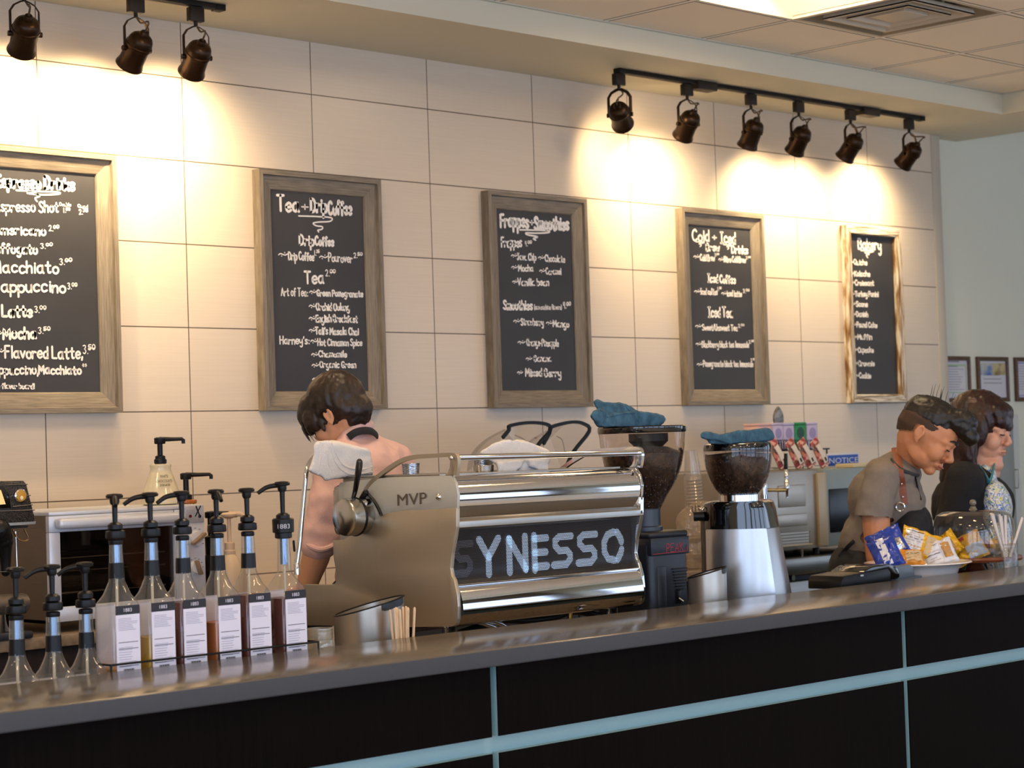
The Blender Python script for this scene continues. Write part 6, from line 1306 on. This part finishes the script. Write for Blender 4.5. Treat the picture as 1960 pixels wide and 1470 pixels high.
def face_parts(body, M, k, brow, lip=1.0, lips='#a85a4a', brow_t=.0042):
    T = T_(M)
    for y in (-1, 1):
        MB().tube(catmull([T(.1005, y*.012, -.004), T(.0985, y*.028, .003), T(.086, y*.047, -.003)], 5), [k*brow_t*q for q in (.8, .9, 1, 1, 1, 1, 1, 1, .8, .6, .5)][:11], 8, flat=(1, .6)).build('eyebrow', brow, body, world=True)
        MB().tube(catmull([T(.0945, y*.019, -.0315), T(.0962, y*.031, -.0335), T(.09, y*.044, -.032)], 5), k*.0021, 6).build('eyelashes', mat('lash_dark', '#1c120d', .7), body, world=True)
    MB().tube(catmull([T(.0895, -.0195, -.0913), T(.0998, -.006, -.0905), T(.0998, .006, -.0905), T(.0895, .0195, -.0913)], 5), k*.0034*lip, 8).build('lips', mat('lips_'+lips[1:], lips, .45), body, world=True)
def hand(mb, wrist, fwd, nrm, k=1.0, side=1):
    f = V(fwd).normalized(); n = V(nrm); n = (n-f*n.dot(f)).normalized(); a = n.cross(f)*side; R = Matrix((f, a, n)).transposed()
    mb.sph(V(wrist)+f*.045*k, (.05*k, .04*k, .016*k), 14, 0, None, R)
    for i, (o, L) in enumerate(((-.03, .07), (-.01, .078), (.011, .073), (.03, .058))):
        b = V(wrist)+f*.085*k+a*o*k; mb.limb([b, b+f*L*.45*k-n*.012*k, b+f*L*.75*k-n*.034*k, b+f*L*.82*k-n*.055*k], [.0095*k, .009*k, .0085*k, .0075*k], 10)
    b = V(wrist)+f*.025*k-a*.034*k; mb.limb([b, b+f*.03*k-a*.028*k-n*.012*k, b+f*.058*k-a*.032*k-n*.03*k], [.012*k, .0105*k, .009*k], 10)
def legs(t, hip, lat, fwd, m_tr, m_sh, k=1.0):
    hip = V(hip); mb = MB(); f = V((fwd.x, fwd.y, 0)).normalized()
    mb.sph(hip, (.155*k, .155*k, .12*k), 18)
    for s in (-1, 1):
        h = hip+lat*s*.09*k; kn = V((h.x, h.y, hip.z*.52))+f*.03; an = V((h.x, h.y, .1)); mb.limb([h, kn, an], [.092*k, .066*k, .055*k], 16)
        sh = MB(); sh.sph(an+f*.06+V((0, 0, -.055)), (.135*k, .05*k, .044), 16, 0, None, frame3(f)); o = sculpt(sh, 'shoe', m_sh, t, .008, 2); zm = min((wm(o) @ v.co).z for v in o.data.vertices); o.data.transform(Matrix.Translation((0, 0, .001-zm)))
    sculpt(mb, 'trousers', m_tr, t, .009, 3)
def strands(o, seed, n, fn, r0=.0016, m_=None, name='hair_strands'):
    r = random.Random(seed); mb = MB()
    for _ in range(n): mb.tube(fn(r), [r0, r0, r0*.8, r0*.4], 5)
    ob = mb.build(name, m_, o, world=True, fix=False); ob['kind'] = 'stuff'; return ob
M_jean = mat('dark_denim', '#1c2230', .8, bump=.3); M_shoe = mat('black_shoe', '#141312', .5)

# --- barista in the grey T-shirt, bent forward over the counter
g = PF(1690, 960, -1.62); k = 56*g.m/.097
t = thing('person', 'person in grey T-shirt and dark apron, head bent down over the right counter', 'person', (g.A.x, g.A.y, 0))
hd = frame3(g.vec(.83, -.2, -.53), g.vec(.53, 0, .85)); HM = Matrix.Translation(g(1780, 821, -.1)) @ hd.to_4x4() @ Matrix.Scale(k, 4); TH = T_(HM)
mb = MB(); head_prims(mb, HM, k, 1.05)
mb.limb([TH(-.03, 0, -.05), g(1744, 872, -.05), g(1722, 892, -.01)], [.057*k, .053*k, .06*k])
I3 = Matrix((g.r, g.d, g.z)).transposed()
mb.sph(g(1700, 950), (.11, .16, .13), 18, 0, None, I3); mb.sph(g(1672, 1045), (.11, .14, .15), 18, 0, None, I3)
mb.limb([g(1686, 915, -.16), g(1676, 960, -.19), g(1677, 1000, -.2), g(1681, 1066, -.2)], [.055, .053, .051, .046]); mb.limb([g(1681, 1066, -.2), g(1702, 1105, -.14), g(1722, 1135, -.06)], [.046, .038, .028])
hand(mb, g(1722, 1135, -.06), g.vec(.6, .3, -.6), g.vec(0, -1, .3), 1.1)
mb.limb([g(1715, 915, .16), g(1740, 1000, .19), g(1748, 1060, .15), g(1758, 1120, .02)], [.05, .048, .044, .03]); hand(mb, g(1758, 1120, .02), g.vec(.6, -.2, -.5), g.vec(0, -.6, .8), 1.1)
body = sculpt(mb, 'body', M_skin, t, .0045, 3)
M_bk = mat('black_hair', '#120e0b', .45, var=.3, scale=60)
face_parts(body, HM, k, M_bk, lips='#9c5546')
mb = MB(); R = hd
def hs(c, r): mb.sph(TH(*c), [q*k for q in r], 18, 0, None, R)
hs((-.01, 0, .034), (.098, .079, .07)); hs((.05, 0, .06), (.062, .062, .042)); hs((.092, 0, .056), (.042, .052, .034)); hs((.126, 0, .042), (.03, .042, .028)); hs((.08, 0, .078), (.05, .055, .036)); hs((-.06, 0, .03), (.05, .062, .06))
def rough(a, f, st=(1, 1, 1)): return lambda p: a*NZ.noise(V((p.x*f*st[0], p.y*f*st[1], p.z*f*st[2])))+a*.5*NZ.noise(p*f*2.1)
hair = sculpt(mb, 'hair_top', M_bk, t, .005, 3, noise=rough(.003, 60))
IV = HM.inverted(); mb = MB(); hs((-.012, 0, -.004), (.099, .0805, .092)); hs((.035, 0, -.005), (.062, .071, .05))
sculpt(mb, 'faded_sides', mat('hair_fade', '#3c271a', .7, var=.25, scale=40), t, .004, 2, keep=lambda p: (IV @ p).z > -.035-.3*max(0, -(IV @ p).x-.02) and (IV @ p).x < .05-.9*max(0, .02-(IV @ p).z) and ((IV @ p).z > -.008 or (IV @ p).x < -.03))
def fl(r):
    a = r.uniform(-.06, .1); y = r.uniform(-.04, .03); p = TH(a, y, .092); q = TH(a-.012, y, .125+r.random()*.02); return [p, TH(a-.002, y, .104), TH(a-.006, y, .115), q]
strands(hair, 3, 16, fl, .0012, M_bk)
M_tee = mat('grey_tee', '#7b7269', .9, var=.1, scale=40, bump=.5, bscale=300)
mb = MB()
for (u, v, d), r in (((1695, 955, 0), (.145, .185, .14)), ((1706, 908, 0), (.112, .185, .072)), ((1716, 886, -.01), (.07, .11, .045)), ((1672, 1040, 0), (.132, .165, .14)), ((1664, 1085, 0), (.11, .15, .07)), ((1740, 960, 0), (.06, .15, .1))): mb.sph(g(u, v, d), r, 20, 0, None, I3)
mb.limb([g(1688, 915, -.17), g(1676, 955, -.2), g(1672, 990, -.21)], [.066, .066, .068], 18); mb.limb([g(1722, 915, .17), g(1740, 985, .19)], [.064, .062], 18)
def cloth(a=.004, f=14): return lambda p: a*NZ.noise(p*f)+a*.6*NZ.noise(p*f*2.2)
shirt = sculpt(mb, 't_shirt', M_tee, t, .006, 5, noise=cloth(.006, 13), keep=lambda p: not ((p-g(1673, 990, -.21)).dot(g.vec(-.08, -.05, -1)) > .004 and (p-g(1674, 1000, -.21)).length < .1 and (p-g.A).dot(g.d) < -.15))
MB().tube(catmull(drape([shirt], ((1700, 866), (1706, 880), (1722, 897), (1742, 906), (1757, 911)), .001), 5), .0075, 8, flat=(1.2, .6)).build('neck_band', mat('tee_rib', '#3f4143', .9), shirt, world=True)
MB().tube(catmull([g(1636, 988, -.2), g(1650, 1001, -.262), g(1675, 1006, -.285), (g(1700, 1003, -.268)), g(1710, 997, -.21)], 5), .006, 8).build('sleeve_hem', M_tee, shirt, world=True) if False else None
M_apr = mat('navy_apron', '#17191f', .8, bump=.4, bscale=250); mb = MB()
for (u, v, d), r in (((1661, 1088, 0), (.149, .188, .122)), ((1655, 1120, 0), (.158, .19, .125)), ((1660, 1190, 0), (.15, .19, .2)), ((1742, 1018, 0), (.088, .198, .127)), ((1710, 1060, 0), (.12, .17, .1))): mb.sph(g(u, v, d), r, 20, 0, None, I3)
apr = sculpt(mb, 'apron', M_apr, t, .007, 4, noise=cloth(.004, 12))
M_lea = mat('brown_leather', '#7a4026', .5, var=.1, bump=.3)
st = MB().tube(catmull(drape([shirt, body], ((1713, 846), (1714, 858), (1717, 875), (1720, 893), (1723, 912), (1726, 930), (1728, 948), (1730, 966)), .004), 4), .0165, 8, flat=(.25, 1)).build('neck_strap', M_lea, apr, world=True)
for q_ in drape([shirt, body], ((1725.5, 926), (1728, 951)), .008): MB().sph(q_, .005, 10).build('rivet', M_chr, st, world=True)
rc_ = drape([shirt, apr], ((1723, 970),), .008)[0]
MB().tube([rc_+g.r*.0155*math.cos(a)+g.z*.0155*math.sin(a) for a in [i*PI/10 for i in range(20)]], .0032, 8, closed=True).build('ring', M_chr, apr, world=True)
MB().tube(catmull(drape([shirt], ((1752, 912), (1757, 935), (1763, 957)), .003), 5), .004, 6).build('thin_cord', M_blk, apr, world=True)
MB().tube(catmull(drape([shirt, apr], ((1606, 1066), (1615, 1055), (1634, 1036), (1650, 1024)), .004), 5), .008, 8, flat=(1, .35)).build('waist_tie', M_apr, apr, world=True)
legs(t, g(1652, 1150), g.d, g.r, M_jean, M_shoe, 1.05)

# --- person in dark cardigan with short dark red hair
w = PF(1865, 960, -1.5); k = 55*w.m/.097
t = thing('person', 'person with dark reddish bobbed hair, black cardigan and blue floral blouse, looking right', 'person', (w.A.x, w.A.y, 0))
hd = frame3(w.vec(.93, -.36, -.1), w.vec(.1, 0, 1)); HM = Matrix.Translation(w(1876, 811, 0)) @ hd.to_4x4() @ Matrix.Scale(k, 4); TH = T_(HM); J3 = Matrix((w.r, w.d, w.z)).transposed()
mb = MB(); head_prims(mb, HM, k, .95, 1.06, .7, False); mb.sph(TH(.045, 0, -.135), [q*k for q in (.045, .05, .03)], 16, 0, None, hd)
mb.limb([TH(-.015, 0, -.06), w(1880, 900, 0)], [.058*k, .062*k]); mb.sph(w(1865, 970), (.13, .17, .15), 18, 0, None, J3)
for s in (-1, 1):
    mb.limb([w(1850, 925, s*.17), w(1830, 1005, s*.2), w(1850, 1080, s*.17), w(1900, 1110, s*.08)], [.06, .052, .045, .03]); hand(mb, w(1900, 1110, s*.08), w.vec(1, -s*.2, -.2), w.vec(0, 0, 1), 1.05, s)
body = sculpt(mb, 'body', M_skin2, t, .0045, 3); M_rh = ramp_noise('dark_red_hair', [(.3, '#160a09'), (.6, '#2c1010'), (.85, '#4f1c16')], 5, (12, 12, 2), .4, 6)
face_parts(body, HM, k, mat('brow_brown', '#4a2c20', .8), .6, lips='#b06a60', brow_t=.003)
R = hd; mb = MB()
for c, r in (((-.008, 0, .02), (.108, .09, .098)), ((-.045, 0, -.05), (.08, .088, .105)), ((-.02, -.076, -.07), (.052, .026, .11)), ((-.015, .078, -.06), (.052, .026, .1)), ((-.04, -.07, -.15), (.058, .03, .075)), ((-.06, -.05, -.185), (.05, .04, .06)), ((-.04, .06, -.13), (.05, .035, .06)), ((-.08, 0, -.14), (.05, .07, .08)), ((.062, 0, .04), (.048, .068, .042)), ((.084, -.005, .012), (.024, .056, .036)), ((.094, .01, -.002), (.014, .04, .02)), ((.028, -.076, -.02), (.032, .018, .06)), ((.012, .084, -.1), (.028, .018, .1)), ((.022, .085, -.17), (.018, .014, .06))): hs(c, r)
hair = sculpt(mb, 'hair', M_rh, t, .005, 4, noise=rough(.0028, 70, (1, 1, .2)))
def fl(r):
    y = r.choice((-1, 1)); x = r.uniform(-.07, .03); p = TH(x, y*.085, -.06); return [p, TH(x, y*.09, -.1), TH(x+.005, y*.085, -.14), TH(x+r.uniform(-.01, .03), y*(.075+r.random()*.02), -.17-r.random()*.03)]
strands(hair, 5, 90, fl, .0022, M_rh)
mb = MB(); M_crd = mat('black_knit', '#111116', .9, bump=.6, bscale=260)
for (u, v, d), r in (((1862, 970, 0), (.17, .2, .155)), ((1858, 1062, 0), (.18, .21, .17)), ((1858, 915, 0), (.1, .2, .06))): mb.sph(w(u, v, d), r, 20, 0, None, J3)
for s in (-1, 1): mb.limb([w(1846, 920, s*.17), w(1822, 1000, s*.215), w(1845, 1085, s*.185)], [.08, .073, .062], 18)
crd = sculpt(mb, 'cardigan', M_crd, t, .007, 5, noise=cloth(.006, 10))
M_flw = ramp_noise('floral_blouse', [(0, '#dfe4ea'), (.4, '#3f6fc0'), (.455, '#e6e6e0'), (.495, '#b9b83a'), (.53, '#dbe4f0'), (.57, '#2b4a98'), (.61, '#3f9a8a'), (.65, '#e8ecee')], 30, (1, 1, .7), .7, 2, 0, 'noise', 0, 1.5)
mb = MB()
for (u, v, d), r in (((1903, 975, -.09), (.072, .13, .12)), ((1908, 1050, -.09), (.08, .14, .14)), ((1887, 915, -.05), (.045, .08, .06))): mb.sph(w(u, v, d), r, 20, 0, None, J3)
bl = sculpt(mb, 'blouse', M_flw, t, .006, 4, noise=cloth(.003, 14))
MB().tube(catmull([w(1872, 893, -.09), w(1884, 910, -.135), w(1893, 922, -.15), w(1900, 905, -.12), w(1903, 888, -.05)], 5), .014, 8, flat=(1, .35)).build('blouse_collar', mat('teal_collar', '#3d7f8c', .7), bl, world=True)
legs(t, w(1860, 1140), w.d, w.r, M_jean, M_shoe, 1.1)

# --- barista in the pink shirt, back turned, behind the coffee machine
p_ = PF(640, 790, -1.0); k = 58*p_.m/.097
t = thing('person', 'person in pink shirt with rolled sleeves bending behind the coffee machine, back turned', 'person', (p_(700, 900).x, p_(700, 900).y, 0))
hd = frame3(p_.vec(-.74, .5, -.45), p_.vec(-.35, .1, 1)); HM = Matrix.Translation(p_(641, 778, 0)) @ hd.to_4x4() @ Matrix.Scale(k, 4); TH = T_(HM)
la = p_.vec(-.62, -.78, 0); fa = p_.vec(-.78, .62, 0); B3 = Matrix((la, fa, p_.z)).transposed()
mb = MB(); head_prims(mb, HM, k, 1.0); mb.limb([TH(-.03, 0, -.05), p_(668, 838, .01), p_(690, 862, .01)], [.058*k, .056, .06])
mb.sph(p_(700, 915), (.15, .1, .13), 18, 0, None, B3); mb.sph(p_(712, 1020), (.13, .1, .16), 18, 0, None, B3)
mb.limb([p_(640, 890, -.15), p_(622, 960, -.18), p_(612, 1032, -.19)], [.05, .048, .046]); mb.limb([p_(612, 1032, -.19), p_(604, 1068, -.175), p_(588, 1118, -.15)], [.047, .045, .034])
hand(mb, p_(588, 1118, -.15), p_.vec(-.25, .3, -.9), p_.vec(0, -1, 0), 1.0)
mb.limb([p_(760, 885, .15), p_(775, 970, .22), p_(740, 1050, .3)], [.05, .046, .036]); hand(mb, p_(740, 1050, .3), p_.vec(-.7, .5, -.4), p_.vec(0, 0, 1), 1.0, -1)
body = sculpt(mb, 'body', M_skin3, t, .0045, 3); M_bh = ramp_noise('brown_hair', [(.3, '#150c07'), (.6, '#26150d'), (.85, '#3a2216')], 6, (8, 8, 3), .45, 6)
face_parts(body, HM, k, M_bh)
R = hd; mb = MB()
for c, r in (((-.012, 0, .014), (.106, .087, .1)), ((-.065, 0, -.04), (.05, .068, .055)), ((-.055, 0, -.075), (.038, .055, .03)), ((.06, 0, .035), (.058, .07, .05)), ((.1, .015, .012), (.025, .05, .04)), ((.062, .066, -.012), (.032, .018, .04)), ((.05, -.066, -.012), (.03, .018, .04)), ((.104, .035, -.018), (.014, .025, .03)), ((.032, .074, -.042), (.01, .007, .024)), ((-.052, .066, -.024), (.028, .014, .04)), ((-.052, -.066, -.024), (.028, .014, .04))): hs(c, r)
hair = sculpt(mb, 'hair', M_bh, t, .005, 3, noise=rough(.0035, 60, (1, 1, .4)))
def fl(r):
    q = r.random()
    if True: x, y, z = .075+r.uniform(0, .03), r.uniform(-.02, .06), 0; return [TH(x, y, z+.01), TH(x+.012, y+.003, z-.015), TH(x+.012, y+.004, z-.032), TH(x+.008, y+.005, z-.048-.02*r.random())]
    x, y = r.uniform(-.05, .06), r.uniform(-.05, .06); return [TH(x, y, .1), TH(x+.015, y+.004, .116), TH(x+.035, y+.006, .116), TH(x+.055, y+.01, .104)]
strands(hair, 8, 50, fl, .0016, M_bh)
M_pk = mat('pink_cotton', '#e2b9b0', .85, var=.04, scale=50, bump=.35, bscale=350); mb = MB()
for (u, v), dd, r in (((698, 915), 0, (.172, .115, .13)), ((712, 1010), 0, (.155, .115, .16)), ((718, 1100), 0, (.15, .115, .13)), ((694, 872), 0, (.13, .085, .06))): mb.sph(p_(u, v, dd), r, 20, 0, None, B3)
mb.limb([p_(690, 862, .01), p_(640, 888, -.14)], [.06, .062], 16); mb.limb([p_(694, 858, .02), p_(752, 884, .15)], [.062, .064], 16)
mb.limb([p_(640, 892, -.15), p_(624, 960, -.18), p_(614, 1015, -.19)], [.061, .057, .054], 18); mb.limb([p_(614, 1015, -.19), p_(611, 1040, -.188)], [.06, .059], 18); mb.limb([p_(756, 885, .15), p_(778, 970, .22)], [.064, .06], 18)
mb.limb([p_(652, 852, -.05), p_(664, 835, -.065), p_(684, 820, -.06), p_(702, 815, -.01), p_(704, 822, .05)], [.022]*5, 12)
shirt = sculpt(mb, 'shirt', M_pk, t, .006, 4, noise=cloth(.007, 13))
MB().tube(catmull([p_(583, 1032, -.19), p_(592, 1044, -.235), p_(612, 1052, -.25), p_(634, 1046, -.235), p_(642, 1030, -.19)], 5), .009, 8).build('rolled_cuff', M_pk, shirt, world=True)
MB().tube(catmull([p_(667, 837, -.09), p_(680, 828, -.093), p_(697, 824, -.082), p_(712, 826, -.055), p_(722, 834, -.02)], 5), .013, 8, flat=(1, .35)).build('apron_strap', M_apr, shirt, world=True)
legs(t, p_(715, 1150), la, fa, M_jean, M_shoe, 1.0)
